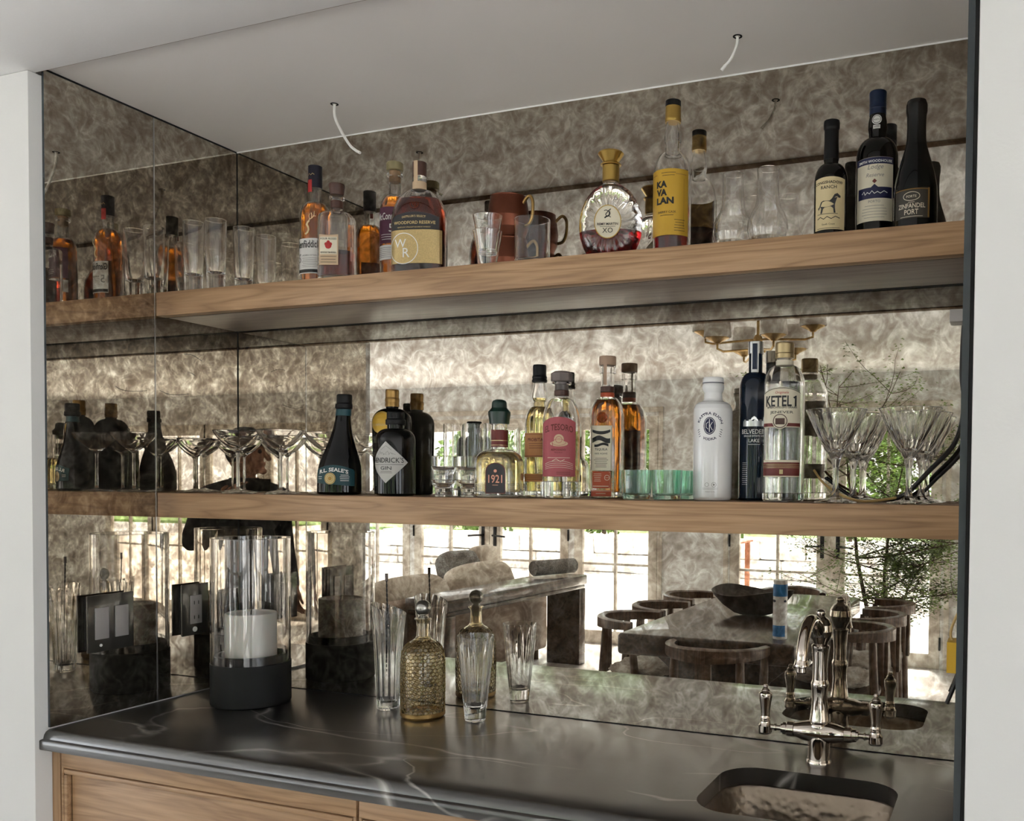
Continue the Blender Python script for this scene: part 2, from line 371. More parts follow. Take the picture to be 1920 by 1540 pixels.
def box(x0, x1, y0, y1, z0, z1):
    v = [(x0, y0, z0), (x1, y0, z0), (x1, y1, z0), (x0, y1, z0), (x0, y0, z1), (x1, y0, z1), (x1, y1, z1), (x0, y1, z1)]
    f = [(0, 3, 2, 1), (4, 5, 6, 7), (0, 1, 5, 4), (1, 2, 6, 5), (2, 3, 7, 6), (3, 0, 4, 7)]
    return v, f

def support(rings):
    """hold the surface normals: extra rings close to every corner of the section, so long walls stay true"""
    R_ = []
    for r in rings:
        r = tuple(r) + (None, 2, 0, 0, 0, 0)[len(r) - 2:]
        R_.append((r[0], r[1], r[1] if r[2] is None else r[2]) + r[3:])
    def bend(i):
        if i <= 0 or i >= len(R_) - 1: return 9.0
        a = (R_[i][1] - R_[i - 1][1], R_[i][0] - R_[i - 1][0]); b = (R_[i + 1][1] - R_[i][1], R_[i + 1][0] - R_[i][0])
        la, lb = math.hypot(*a), math.hypot(*b)
        if la < 1e-9 or lb < 1e-9: return 9.0
        return math.acos(max(-1, min(1, (a[0] * b[0] + a[1] * b[1]) / la / lb)))
    mix = lambda p, q, t: tuple(u + (v - u) * t for u, v in zip(p, q))
    out = [R_[0]]
    for i in range(len(R_) - 1):
        p, q = R_[i], R_[i + 1]
        L = math.hypot(q[1] - p[1], q[0] - p[0])
        if L > .006 and p[1] > 1e-6 and q[1] > 1e-6:
            if bend(i) > .20: out.append(mix(p, q, .0008 / L))
            if bend(i + 1) > .20: out.append(mix(p, q, 1 - .0008 / L))
        out.append(q)
    return out

def loft(rings, seg=40, flutes=0, phase=0.0):
    """rings: (z, rx, ry=None, n=2, fa=0, ox=0, oy=0, tilt_x=0) ; rx==0 closes to a pole"""
    rings = support(rings)
    V, F, idx = [], [], []
    for r in rings:
        r = tuple(r) + (None, 2, 0, 0, 0, 0)[len(r) - 2:]
        z, rx, ry, n, fa, ox, oy, tl = r
        if ry is None: ry = rx
        if rx < 1e-6:
            idx.append([len(V)]); V.append((ox, oy, z)); continue
        row = []
        for j in range(seg):
            a = 2 * PI * j / seg + phase
            c, s = cos(a), sin(a)
            if n != 2:
                k = 2.0 / n
                c = math.copysign(abs(c) ** k, c); s = math.copysign(abs(s) ** k, s)
            q = 1 + fa * cos(flutes * a)
            row.append(len(V)); V.append((rx * c * q + ox, ry * s * q + oy, z + tl * c))
        idx.append(row)
    for A, B in zip(idx, idx[1:]):
        if len(A) == 1 and len(B) == 1: continue
        if len(A) == 1:
            for j in range(seg): F.append((A[0], B[j], B[(j + 1) % seg]))
        elif len(B) == 1:
            for j in range(seg): F.append((A[j], A[(j + 1) % seg], B[0]))
        else:
            for j in range(seg): F.append((A[j], A[(j + 1) % seg], B[(j + 1) % seg], B[j]))
    if len(idx[0]) > 1: F.append(tuple(reversed(idx[0])))
    if len(idx[-1]) > 1: F.append(tuple(idx[-1]))
    return V, F

def lathe(prof, seg=40, flutes=0):
    rgs = [(p[1], p[0], None, 2) + tuple(p[2:3]) for p in prof]
    if prof[0][0] > 1e-6 and prof[-1][0] > 1e-6:      # a ring of material: close the section on itself
        if (prof[0][0], prof[0][1]) != (prof[-1][0], prof[-1][1]): rgs.append(rgs[0])
        v, f = loft(rgs, seg, flutes)
        return v, f[:-2]
    return loft(rgs, seg, flutes)

def arc(z0, r0, z1, r1, k=8):
    return [(r1 + (r0 - r1) * cos(t), z0 + (z1 - z0) * sin(t)) for t in [PI / 2 * i / k for i in range(1, k + 1)]]

def tube(pts, r, seg=8, closed=False, rs=None, caps=True):
    pts = [Vector(p) for p in pts]; n = len(pts); V, F = [], []
    up = Vector((0, 0, 1)); prev = None
    for i, p in enumerate(pts):
        if closed: t = (pts[(i + 1) % n] - pts[i - 1])
        else: t = pts[min(i + 1, n - 1)] - pts[max(i - 1, 0)]
        t.normalize()
        a = prev if prev is not None else (up if abs(t.z) < 0.9 else Vector((1, 0, 0)))
        x = (a - t * a.dot(t)).normalized(); prev = x
        y = t.cross(x)
        rr = rs[i] if rs else r
        for j in range(seg):
            th = 2 * PI * j / seg
            V.append(tuple(p + (x * cos(th) + y * sin(th)) * rr))
    m_ = n if closed else n - 1
    for i in range(m_):
        for j in range(seg):
            a0 = i * seg; b0 = ((i + 1) % n) * seg
            F.append((a0 + j, a0 + (j + 1) % seg, b0 + (j + 1) % seg, b0 + j))
    if not closed and caps:
        F.append(tuple(range(seg - 1, -1, -1))); F.append(tuple(range((n - 1) * seg, n * seg)))
    return V, F

def catmull(P, k=6):
    P = [Vector(p) for p in P]; out = []
    for i in range(len(P) - 1):
        p0 = P[max(i - 1, 0)]; p1 = P[i]; p2 = P[i + 1]; p3 = P[min(i + 2, len(P) - 1)]
        for j in range(k):
            t = j / k
            out.append(0.5 * ((2 * p1) + (p2 - p0) * t + (2 * p0 - 5 * p1 + 4 * p2 - p3) * t * t + (3 * p1 - p0 - 3 * p2 + p3) * t ** 3))
    out.append(P[-1])
    return out

def ball(r, loc=(0, 0, 0), sc=(1, 1, 1), seg=20, rings=12):
    return xf(loft([(-r * cos(PI * i / rings), max(r * sin(PI * i / rings), 0 if i in (0, rings) else 1e-4)) for i in range(rings + 1)], seg), loc, (0, 0, 0), sc)

def mesh(name, vf, angle=38, bevel=0.0, bseg=2):
    me = bpy.data.meshes.new(name)
    me.from_pydata([tuple(v) for v in vf[0]], [], vf[1])
    bm = bmesh.new(); bm.from_mesh(me)
    bmesh.ops.remove_doubles(bm, verts=bm.verts, dist=1e-6)
    bmesh.ops.recalc_face_normals(bm, faces=bm.faces)
    if bevel:
        es = [e for e in bm.edges if len(e.link_faces) == 2 and e.calc_face_angle(0) > 0.6]
        bmesh.ops.bevel(bm, geom=es, offset=bevel, segments=bseg, profile=0.5, affect='EDGES')
    for f in bm.faces: f.smooth = True
    bm.to_mesh(me); bm.free()
    me.set_sharp_from_angle(angle=rad(angle))
    return me

def put(name, vf, mt, parent=None, loc=(0, 0, 0), rz=0.0, angle=38, bevel=0.0, label=None, cat=None, group=None, kind=None, rot=None, bseg=2):
    me = vf if isinstance(vf, bpy.types.Mesh) else mesh(name, vf, angle, bevel, bseg)
    if mt is not None and not me.materials: me.materials.append(M[mt] if isinstance(mt, str) else mt)
    o = bpy.data.objects.new(name, me); COL.objects.link(o)
    o.location = loc
    o.rotation_euler = rot if rot else (0, 0, rz)
    if parent is not None: o.parent = parent
    tag(o, label, cat, group, kind)
    return o

def tag(o, label=None, cat=None, group=None, kind=None):
    if label: o['label'] = label
    if cat: o['category'] = cat
    if group: o['group'] = group
    if kind: o['kind'] = kind

def thing(name, label, cat, loc=(0, 0, 0), rz=0.0, group=None):
    o = bpy.data.objects.new(name, None); COL.objects.link(o)
    o.empty_display_size = 0.02
    o.location = loc; o.rotation_euler = (0, 0, rz)
    tag(o, label, cat, group)
    return o

def dup(root, loc, rz, label=None):
    def cp(o, par):
        c = o.copy(); COL.objects.link(c); c.parent = par
        for ch in o.children: cp(ch, c)
        return c
    r = cp(root, None); r.location = loc; r.rotation_euler = (0, 0, rz)
    if label: r['label'] = label
    return r

# ---- print on surfaces -------------------------------------------------
_font = {}
def text2d(s, bold=0.0):
    key = (s, bold)
    if key in _font: return _font[key]
    cu = bpy.data.curves.new('lettering', 'FONT'); cu.body = s; cu.size = 1.0
    cu.align_x = 'CENTER'; cu.resolution_u = 2; cu.offset = bold
    ob = bpy.data.objects.new('lettering', cu); COL.objects.link(ob)
    dg = bpy.context.evaluated_depsgraph_get()
    me = bpy.data.meshes.new_from_object(ob.evaluated_get(dg))
    V = [(v.co.x, v.co.y) for v in me.vertices]; F = [tuple(p.vertices) for p in me.polygons]
    bpy.data.objects.remove(ob); bpy.data.curves.remove(cu); bpy.data.meshes.remove(me)
    xs = [v[0] for v in V]; ys = [v[1] for v in V]
    cx = (min(xs) + max(xs)) / 2; y0 = min(ys)
    V = [(x - cx, y - y0) for x, y in V]
    w = max(xs) - min(xs); h = max(ys) - y0
    _font[key] = (V, F, w, h)
    return _font[key]

def T(s, v, width=None, height=None, u=0.0, bold=0.0, shear=0.0, curve=0.0):
    """text piece as 2-D faces: bottom at v, centred at u"""
    V, F, w, h = text2d(s, bold)
    kx = width / w if width else height / h
    ky = height / h if height else kx
    if width and not height: ky = kx
    return [(x * kx + u + shear * y * ky, y * ky + v - curve * (x * kx) ** 2) for x, y in V], F

def TA(s, r, cu, cv, a_mid, height, span=None, inward=False, bold=0.02):
    """text set around a circle"""
    V, F, w, h = text2d(s, bold)
    k = height / h
    sx = (span * r / w) if span else k
    out = []
    for x, y in V:
        if inward:
            a = a_mid + (x * sx) / r; R = r + (h * k - y * k)
            out.append((cu + R * sin(a), cv - R * cos(a)))
        else:
            a = a_mid + (x * sx) / r; R = r + y * k
            out.append((cu + R * sin(a), cv + R * cos(a)))
    return out, F

def poly(pts):
    tr = tessellate_polygon([[Vector((p[0], p[1], 0)) for p in pts]])
    return list(pts), [tuple(t) for t in tr]

def stroke(pts, w, closed=False):
    V, F = [], []
    n = len(pts)
    for i, p in enumerate(pts):
        a = pts[i - 1] if (i > 0 or closed) else pts[i]; b = pts[(i + 1) % n] if (i < n - 1 or closed) else pts[i]
        dx, dy = b[0] - a[0], b[1] - a[1]; L = math.hypot(dx, dy) or 1
        nx, ny = -dy / L * w / 2, dx / L * w / 2
        V += [(p[0] + nx, p[1] + ny), (p[0] - nx, p[1] - ny)]
    for i in range(n if closed else n - 1):
        j = (i + 1) % n
        F.append((2 * i, 2 * i + 1, 2 * j + 1, 2 * j))
    return V, F

def ring2(cu, cv, r, w, ry=None, k=36, a0=0, a1=2 * PI):
    ry = ry or r
    full = abs(a1 - a0 - 2 * PI) < 1e-6
    m_ = k if full else k + 1
    return stroke([(cu + r * cos(a0 + (a1 - a0) * i / k), cv + ry * sin(a0 + (a1 - a0) * i / k)) for i in range(m_)], w, full)

def disc2(cu, cv, r, ry=None, k=32):
    ry = ry or r
    f = lambda u: ry * math.sqrt(max(0.0, 1 - ((u - cu) / r) ** 2))
    return patch2(cu - r, cu + r, lambda u: cv - f(u), lambda u: cv + f(u), k)

def rows(v0, v1, n, w, h=0.0012, jit=0.25, u=0.0):
    """fine unreadable print: thin rules of differing length"""
    out = []
    for i in range(n):
        v = v0 + (v1 - v0) * i / max(1, n - 1)
        ww = w * (1 - jit * random.random()) / 2
        out.append(patch2(-ww + u, ww + u, lambda q, v=v: v, lambda q, v=v: v + h, 6))
    return add2(*out)

def add2(*parts):
    V, F = [], []
    for v, f in parts:
        o = len(V); V += v; F += [tuple(i + o for i in q) for q in f]
    return V, F

def patch2(u0, u1, lo, hi, k=20):
    V, F = [], []
    um = (u0 + u1) / 2
    m_ = 1 if hi(um) - lo(um) < .006 else 6
    for i in range(k + 1):
        u = u0 + (u1 - u0) * i / k
        a, b = lo(u), hi(u)
        V += [(u, a + (b - a) * j / m_) for j in range(m_ + 1)]
    w_ = m_ + 1
    F = [(i * w_ + j, (i + 1) * w_ + j, (i + 1) * w_ + j + 1, i * w_ + j + 1) for i in range(k) for j in range(m_)]
    return V, F

def rect2(u0, u1, v0, v1, k=20):
    return patch2(u0, u1, lambda u: v0, lambda u: v1, k)

class Skin:
    """maps (u, v) print coordinates to the front (-y) of a lofted body"""
    def __init__(s, rings, flat=False): s.r = rings; s.flat = flat
    def at(s, z):
        R = s.r
        if z <= R[0][0]: q = R[0]; return q[1], q[2], q[3]
        for a, b in zip(R, R[1:]):
            if a[0] <= z <= b[0]:
                t = 0 if b[0] == a[0] else (z - a[0]) / (b[0] - a[0])
                return tuple(a[i] + (b[i] - a[i]) * t for i in (1, 2, 3))
        q = R[-1]; return q[1], q[2], q[3]
    def map(s, u, v, off):
        rx, ry, n = s.at(v)
        if s.flat:
            q = min(abs(u) / rx, 0.985)
            return (u, -(ry * (1 - q ** n) ** (1.0 / n) + off), v)
        a = u / rx
        if n > 2.01 or abs(rx - ry) > 1e-5:
            c, sn = sin(a), cos(a); k = 2.0 / n
            return (math.copysign(abs(c) ** k, c) * (rx + off), -math.copysign(abs(sn) ** k, sn) * (ry + off), v)
        return ((rx + off) * sin(a), -(rx + off) * cos(a), v)

def printed(name, sk, vf2, mt, parent, off=0.0006, label=None):
    V = [sk.map(u, v, off) for u, v in vf2[0]]
    me = bpy.data.meshes.new(name); me.from_pydata(V, [], vf2[1])
    bm = bmesh.new(); bm.from_mesh(me)
    ext = bm.faces[:]
    r = bmesh.ops.solidify(bm, geom=ext, thickness=0.0002)
    bmesh.ops.recalc_face_normals(bm, faces=bm.faces)
    bm.to_mesh(me); bm.free()
    me.materials.append(M[mt])
    o = bpy.data.objects.new(name, me); COL.objects.link(o); o.parent = parent
    if label: o['label'] = label
    return o

# ---- bottles ------------------------------------------------------------
def body(R, zs, rn, zn, zt, ry=None, n=2.0, k=9, lip=0.0, base=0.004):
    """rings of a bottle: foot, straight body, curved shoulder, neck"""
    ry = ry or R
    rg = [(0.0, R - base, ry - base, n), (0.0012, R - base * 0.4, ry - base * 0.4, n), (base, R, ry, n), (zs * 0.5, R, ry, n), (zs, R, ry, n)]
    for i in range(1, k + 1):
        t = PI / 2 * i / k; c = cos(t); s = sin(t)
        rg.append((zs + (zn - zs) * s, rn + (R - rn) * c, rn + (ry - rn) * c, 2 + (n - 2) * c))
    rg.append((zt, rn, rn, 2))
    return rg

def shell_vf(rg, wall, foot, seg=40, inner=True):
    """glass bottle with a real cavity"""
    outer = [(0.0, 0.0)] + rg
    if not inner: return loft([(rg[0][0], 0.0)] + rg + [(rg[-1][0], 0.0)], seg)
    sk = Skin(rg)
    inn = []
    zs = [r[0] for r in rg if r[0] > foot + 0.003]
    for z in reversed(zs):
        a, b, n = sk.at(z); inn.append((z, max(a - wall, 0.002), max(b - wall, 0.002), n))
    a, b, n = sk.at(foot + 0.003); inn.append((foot + 0.0012, max(a - wall - 0.001, .002), max(b - wall - .001, .002), n))
    a, b, n = sk.at(foot); inn.append((foot, max(a - wall - 0.005, .002), max(b - wall - .005, .002), n)); inn.append((foot, 0.0))
    return loft([(rg[0][0], 0.0)] + rg + inn, seg)

def liquid_vf(rg, wall, foot, level, seg=40):
    sk = Skin(rg); g = 0.0004; out = [(foot + g, 0.0)]
    a, b, n = sk.at(foot + .003); out.append((foot + g, a - wall - .006, b - wall - .006, n)); out.append((foot + .0016, a - wall - .0015 - g, b - wall - .0015 - g, n))
    for r in rg:
        if foot + 0.004 < r[0] < level: out.append((r[0], max(r[1] - wall - g, .002), max(r[2] - wall - g, .002), r[3]))
    a, b, n = sk.at(level); out.append((level, max(a - wall - g, .002), max(b - wall - g, .002), n)); out.append((level, 0.0))
    return loft(out, seg)

def bottle(name, label, x, y, z, face, rg, glass, wall=0.003, foot=0.012, liquid=None, level=0.1, seg=44, opaque=False, group=None):
    """face: degrees the label is turned from straight out (-y) towards +x"""
    t = thing(name, label, 'bottle', (x, y, z + 0.0004), rad(face), group)
    put('bottle_body', shell_vf(rg, wall, foot, seg, inner=not opaque), glass, t, angle=50)
    if liquid: put('liquid', liquid_vf(rg, wall, foot, level, seg), liquid, t, angle=50)
    return t

def part(t, name, prof, mt, seg=36, flutes=0, angle=38, loc=(0, 0, 0), label=None):
    return put(name, lathe(prof, seg, flutes), mt, t, angle=angle, loc=loc, label=label)

def cyl(r, z0, z1, b=0.0008, r1=None):
    r1 = r if r1 is None else r1
    return [(0, z0), (r - b, z0), (r, z0 + b), (r1, z1 - b), (r1 - b, z1), (0, z1)]

# ================================================================== THE SETTING
def struct(name, vf, mt, parent=None, **k):
    return put(name, vf, mt, parent, kind=None if parent else 'structure', **k)

struct('floor', box(RX0, RX1, YW - 0.1, 0.12, -0.1, 0.0), 'floor')
struct('wall_front', add(box(RX0, -0.006, -AD, 0.12, 0, ZS - 0.0002), box(AW + 0.006, RX1, -AD, 0.12, 0, ZS - 0.0002)), 'wall', bevel=0.002)
struct('wall_back', box(-0.006, AW + 0.006, 0.007, 0.12, 0, ZA + 0.1), 'wall')
struct('ceiling_alcove', box(-0.3, AW + 0.3, -AD + 0.0165, 0.12, ZA, ZA + 0.12), 'alcovepaint')
struct('ceiling_soffit', box(RX0, RX1, -0.80, -AD + 0.016, ZS, ZR + 0.02), 'ceil', bevel=0.0015)
struct('trim_1', box(-0.006, AW + 0.006, -AD + 0.0161, -AD + 0.0164, ZS + 0.0005, ZA + 0.02), 'stepbrown')  # brown grained sheet on the inner face of the ceiling step
struct('ceiling', box(RX0, RX1, YW - 0.1, -0.80, ZR, ZR + 0.1), 'ceil')
# side walls of the big room with unseen wide windows, added to bring in fill light
def side_wall(name, x0, x1, mt='wall'):
    ys = [YW - 0.09, -4.9, -3.0, -2.6, -1.1, -AD]
    o = struct(name, add(box(x0, x1, ys[0], ys[-1], 0, 0.35), box(x0, x1, ys[0], ys[-1], 2.05, ZR),
                         box(x0, x1, ys[0], ys[1], 0.35, 2.05), box(x0, x1, ys[2], ys[3], 0.35, 2.05), box(x0, x1, ys[4], ys[5], 0.35, 2.05)), mt)
    return o, [(ys[1], ys[2]), (ys[3], ys[4])]
_, opL = side_wall('wall_left', RX0 - 0.12, RX0)
_, opR = side_wall('wall_right', RX1, RX1 + 0.12)
wi = 0
for xw, ops in ((RX0 - 0.06, opL), (RX1 + 0.06, opR)):
    for (ya, yb) in ops:
        wi += 1
        fr = struct('window_%d' % wi, add(box(xw - .03, xw + .03, ya, ya + .06, .35, 2.05), box(xw - .03, xw + .03, yb - .06, yb, .35, 2.05),
                                         box(xw - .03, xw + .03, ya + .06, yb - .06, .35, .42), box(xw - .03, xw + .03, ya + .06, yb - .06, 1.98, 2.05)), 'door')
        ym = (ya + yb) / 2
        struct('muntin', box(xw - .012, xw + .012, ym - .012, ym + .012, .42, 1.98), 'door', fr)
        struct('pane', box(xw - .002, xw + .002, ya + .06, ym - .012, .42, 1.98), 'pane', fr)
        struct('pane', box(xw - .002, xw + .002, ym + .012, yb - .06, .42, 1.98), 'pane', fr)

# far wall: French doors and fixed lights between wall piers, all facing the bar
LEAF = [  # glass x0, x1, handle side (-1 left, 1 right, 0 fixed light)
    (-4.28, -3.66, 0), (-3.446, -2.809, 1), (-2.582, -1.968, -1), (-1.746, -1.119, 0),
    (-0.304, 0.342, 1), (0.568, 1.222, -1), (2.35, 2.98, 1), (3.2, 3.83, -1), (4.64, 5.28, 1), (5.46, 6.10, -1), (6.24, 6.86, 0), (7.0, 7.56, 0)]
GZ0, GZ1, DT = 0.116, 1.889, 2.005
piers, xprev = [], RX0
dn = 0
lip = 0.083
for gi, (a, b, hs) in enumerate(LEAF):
    dn += 1
    x0, x1 = a - lip, b + lip
    if hs == 1: x1 = (b + LEAF[gi + 1][0]) / 2 - 0.001
    if hs == -1: x0 = (a + LEAF[gi - 1][1]) / 2 + 0.001
    if x0 - xprev > 0.004: piers.append((xprev, x0))
    xprev = x1
    d = bpy.data.objects.new('door_%d' % dn, None); COL.objects.link(d); d['kind'] = 'structure'
    y0, y1 = YW - 0.045, YW
    struct('stile', box(x0 + .002, a, y0, y1, 0.003, DT - .004), 'door', d, bevel=0.002)
    struct('stile', box(b, x1 - .002, y0, y1, 0.003, DT - .004), 'door', d, bevel=0.002)
    struct('rail', box(a, b, y0, y1, 0.003, GZ0), 'door', d, bevel=0.002)
    struct('rail', box(a, b, y0, y1, GZ1, DT - .004), 'door', d, bevel=0.002)
    xm = (a + b) / 2; zr = [GZ0 + (GZ1 - GZ0) * k / 3 for k in range(4)]
    struct('muntin', box(xm - .011, xm + .011, y0 + .008, y1 - .008, GZ0, GZ1), 'door', d)
    for k in (1, 2):
        struct('muntin', box(a, xm - .011, y0 + .01, y1 - .01, zr[k] - .010, zr[k] + .010), 'door', d)
        struct('muntin', box(xm + .011, b, y0 + .01, y1 - .01, zr[k] - .010, zr[k] + .010), 'door', d)
    for k in range(3):
        for (p, q) in ((a, xm - .011), (xm + .011, b)):
            struct('pane', box(p, q, y0 + .020, y0 + .024, zr[k] + .01, zr[k + 1] - .01), 'pane', d)
    if hs:
        hx = (b + 0.045) if hs == 1 else (a - 0.055)
        h = struct('handle_plate', box(hx - .016, hx + .016, y1, y1 + .008, .83, 1.01), 'iron', d, bevel=0.002)
        lev = tube([(hx, y1 + .008, .93), (hx, y1 + .05, .93), (hx - hs * .05, y1 + .055, .928), (hx - hs * .13, y1 + .05, .922)], .009, 8)
        struct('lever', lev, 'iron', h)
        ex = x0 if hs == 1 else x1
        for hz in (0.2, 0.95, 1.75):
            struct('hinge', tube([(ex, y1 + .006, hz - .05), (ex, y1 + .006, hz + .05)], .008, 8), 'iron', d)
piers.append((xprev, RX1))
for (a, b) in piers:
    struct('wall_far', box(a, b, YW - 0.09, YW - 0.004, 0, DT), 'wall')
struct('wall_far_header', box(RX0, RX1, YW - 0.09, YW - 0.004, DT, ZR), 'wall')
ti = 1
for (a, b) in ((-4.45, -4.4), (-1.03, -0.99), (-0.44, -0.40), (1.33, 1.37)):
    ti += 1
    struct('trim_%d' % ti, box(a, b, YW - .004, YW + .012, 0, DT + .03), 'door', bevel=0.003)
struct('trim_%d' % (ti + 1), box(-4.45, -0.99, YW - .004, YW + .012, DT + .03, DT + .075), 'door', bevel=0.003)
struct('trim_%d' % (ti + 2), box(-0.44, 1.37, YW - .004, YW + .012, DT + .03, DT + .075), 'door', bevel=0.003)

# ================================================================== MIRRORS
def mirror(label, vf):
    me = mesh('mirror_panel', vf, 30)
    me.materials.append(M['mirror']); me.materials.append(M['glassedge'])
    # silvered face is the largest pair of faces, narrow edges are polished glass
    ar = max(p.area for p in me.polygons)
    for p in me.polygons: p.material_index = 0 if p.area > ar * 0.5 else 1
    return put('mirror_panel', me, None, label=label, cat='mirror')
MT = 0.006
mirror('antique mirror sheet on the back wall behind the bottles', box(0.0015, AW - 0.012, 0.0, MT, ZC + 0.0016, ZA - 0.003))
mir_f = mirror('narrow antique mirror sheet on the left wall in front of the shelf ends', box(-MT, 0.0, -MD, -SD - 0.0035, ZC + 0.004, ZA - 0.004))
mir_c = mirror('antique mirror sheet on the left wall between the shelf ends and the corner', box(-MT, 0.0, -SD + 0.0005, -0.002, ZC + 0.004, ZA - 0.004))
mirror('antique mirror sheet on the right wall beside the port bottles, seen edge on', box(AW - 0.009, AW, -MD, -0.002, ZC + 0.002, ZA - 0.003))
for par, L in ((mir_f, [(-.3337, .6986), (-.3198, .6932), (-.298, .6919), (-.2582, .697)]), (mir_c, [(-.2254, .7014), (-.2072, .696), (-.1844, .6945), (-.1477, .7005)]), (mir_c, [(-.1489, .7495), (-.1385, .7495), (-.1279, .7445)]), (mir_c, [(-.1589, .7912), (-.1337, .7909), (-.1094, .7816)])):
    put('hairline_crack', tube(catmull([(.0004, y_, ZC + z_) for y_, z_ in L], 4), .0005, 5), 'blackgap', par)
put('seam_strip', box(-0.004, 0.0008, -SD - 0.003, -SD, ZC + 0.004, ZA - 0.004), 'silver', label='bright vertical seam strip between the two left mirror sheets', cat='strip', bevel=0.0004)
put('corner_bead', box(-0.001, 0.0012, -0.0015, 0.004, ZC + 0.003, ZA - 0.003), 'blackgap', label='black vertical bead in the corner where left and back mirrors meet', cat='bead')
put('ceiling_bead', box(-0.002, 0.001, -MD, -0.002, ZA - 0.0035, ZA - 0.0002), 'blackgap', label='black bead between the left mirrors and the alcove ceiling', cat='bead')
put('top_edge_line', box(0.002, AW - 0.013, -0.0015, 0.004, ZA - 0.003, ZA - 0.0002), 'edgeline', label='bright white line along the top of the back mirror', cat='edgeline')  # thin white strip draws the bright line along the mirror's top edge
put('mastic_strip', box(AW + 0.0005, AW + 0.0055, -MD - 0.002, -0.002, ZC + 0.002, ZA - 0.003), 'blackgap', label='black mastic line behind the right mirror edge by the white wall', cat='bead')
put('counter_bead', box(0.002, AW - 0.012, -0.0012, 0.004, ZC + 0.0002, ZC + 0.0014), 'blackgap', label='dark joint line where the back mirror meets the counter', cat='bead')

# ================================================================== SHELVES
def shelf(label, zb, zt, deep_panel):
    t = thing('floating_shelf', label, 'shelf', (0, 0, zb))
    h = zt - zb
    put('front_board', box(0.0015, AW - 0.0095, -SD, -SD + 0.025, 0, h), 'oak', t, bevel=0.0012)
    put('top_board', box(0.0015, AW - 0.0095, -SD + 0.0252, -0.0035, h - 0.014, h - 0.0006), 'oak', t, bevel=0.0006)
    put('under_panel', box(0.0015, AW - 0.0095, -SD + 0.0335, -0.0095, 0.0012, 0.010), 'under', t, bevel=0.0006)
    put('light_groove', box(0.0015, AW - 0.0095, -SD + 0.0252, -SD + 0.0333, 0.0016, 0.012), 'blackgap', t)
    put('rear_joint', box(0.0015, AW - 0.0095, -0.0093, -0.0008, 0.0005, h - 0.002), 'blackgap', t)
    return t
shelf('upper pale oak shelf carrying the whiskies and port bottles', ZU_B, ZU_T, True)
shelf('lower pale oak shelf carrying the gins, tequilas and vodkas', ZL_B, ZL_T, True)

# ================================================================== COUNTER, SINK, CABINET
SX, SY, SHX, SHY, SR = 1.470, -0.298, 0.150, 0.120, 0.062
def rrect(cx, cy, hx, hy, r, k=8):
    out = []
    for (sx, sy, a0) in ((1, 1, 0), (-1, 1, PI / 2), (-1, -1, PI), (1, -1, 1.5 * PI)):
        for i in range(k + 1):
            a = a0 + PI / 2 * i / k
            out.append((cx + sx * (hx - r) + r * cos(a), cy + sy * (hy - r) + r * sin(a)))
    return out
hole = rrect(SX, SY, SHX, SHY, SR)
cx0, cx1 = -0.0055, AW + 0.0055
EDGE = [(-0.482, 0.0), (-0.4845, -0.0008), (-0.490, -0.004), (-0.4935, -0.009), (-0.4950, -0.0145), (-0.4955, -0.0165), (-0.5020, -0.0175), (-0.5035, -0.0190), (-0.5035, -0.0345), (-0.5020, -0.037), (-0.455, -0.037)]
outer = [(cx0, -0.482), (cx1, -0.482), (cx1, 0.006), (cx0, 0.006)]
tri = tessellate_polygon([[Vector((p[0], p[1], 0)) for p in outer], [Vector((p[0], p[1], 0)) for p in reversed(hole)]])
allp = outer + list(reversed(hole))
V = [(p[0], p[1], 0.0) for p in allp]; F = [tuple(t) for t in tri]
o = len(V); nh = len(hole)
V += [(p[0], p[1], -0.030) for p in reversed(hole)]
for i in range(nh):
    F.append((4 + i, 4 + (i + 1) % nh, o + (i + 1) % nh, o + i))
prof = EDGE + [(-0.455, -0.030), (0.006, -0.030)]
o = len(V)
for (yy, zz) in prof[:]: V += [(cx0, yy, zz), (cx1, yy, zz)]
for i in range(len(prof) - 2): F.append((o + 2 * i, o + 2 * i + 1, o + 2 * i + 3, o + 2 * i + 2))
sideL = [o + 2 * i for i in range(len(prof))] + [3]
F.append(tuple(sideL)); F.append(tuple(reversed([o + 2 * i + 1 for i in range(len(prof))] + [2])))
ct = put('stone_worktop', (V, F), 'stone', loc=(0, 0, ZC), angle=50, label='dark veined stone counter top with moulded front edge', cat='counter')

def sink_vf():
    lv = [(-0.0302, 0.0, 0.0), (-0.034, -0.004, .0), (-0.09, -0.012, .0), (-0.135, -0.020, .0), (-0.158, -0.034, .0), (-0.168, -0.055, .0)]
    rows_ = []
    for z, ins, _ in lv:
        rows_.append([(p[0], p[1], z) for p in rrect(SX, SY, SHX + ins + .006, SHY + ins + .006, max(SR + ins * .4, .03))])
    out = [[(p[0], p[1], z - .0015 if k else z) for p in rrect(SX, SY, SHX + ins + .009, SHY + ins + .009, max(SR + ins * .4, .03))] for k, (z, ins, _) in enumerate(lv)]
    V, F = [], []
    seq = list(reversed(out)) + rows_
    n = len(seq[0])
    for r in seq: V += r
    for a in range(len(seq) - 1):
        for j in range(n): F.append((a * n + j, a * n + (j + 1) % n, (a + 1) * n + (j + 1) % n, (a + 1) * n + j))
    F.append(tuple(range(n))); F.append(tuple(range((len(seq) - 1) * n, len(seq) * n)))
    return V, F
sk_t = thing('bar_sink', 'hammered metal undermount bar sink set in the dark counter', 'sink', (0, 0, ZC))
put('basin', sink_vf(), 'sink', sk_t, angle=60)
part(sk_t, 'drain', [(0, -.1675), (.022, -.1675), (.022, -.1655), (.018, -.1650), (.016, -.1665), (0, -.1665)], 'nickel', loc=(SX, SY, 0))

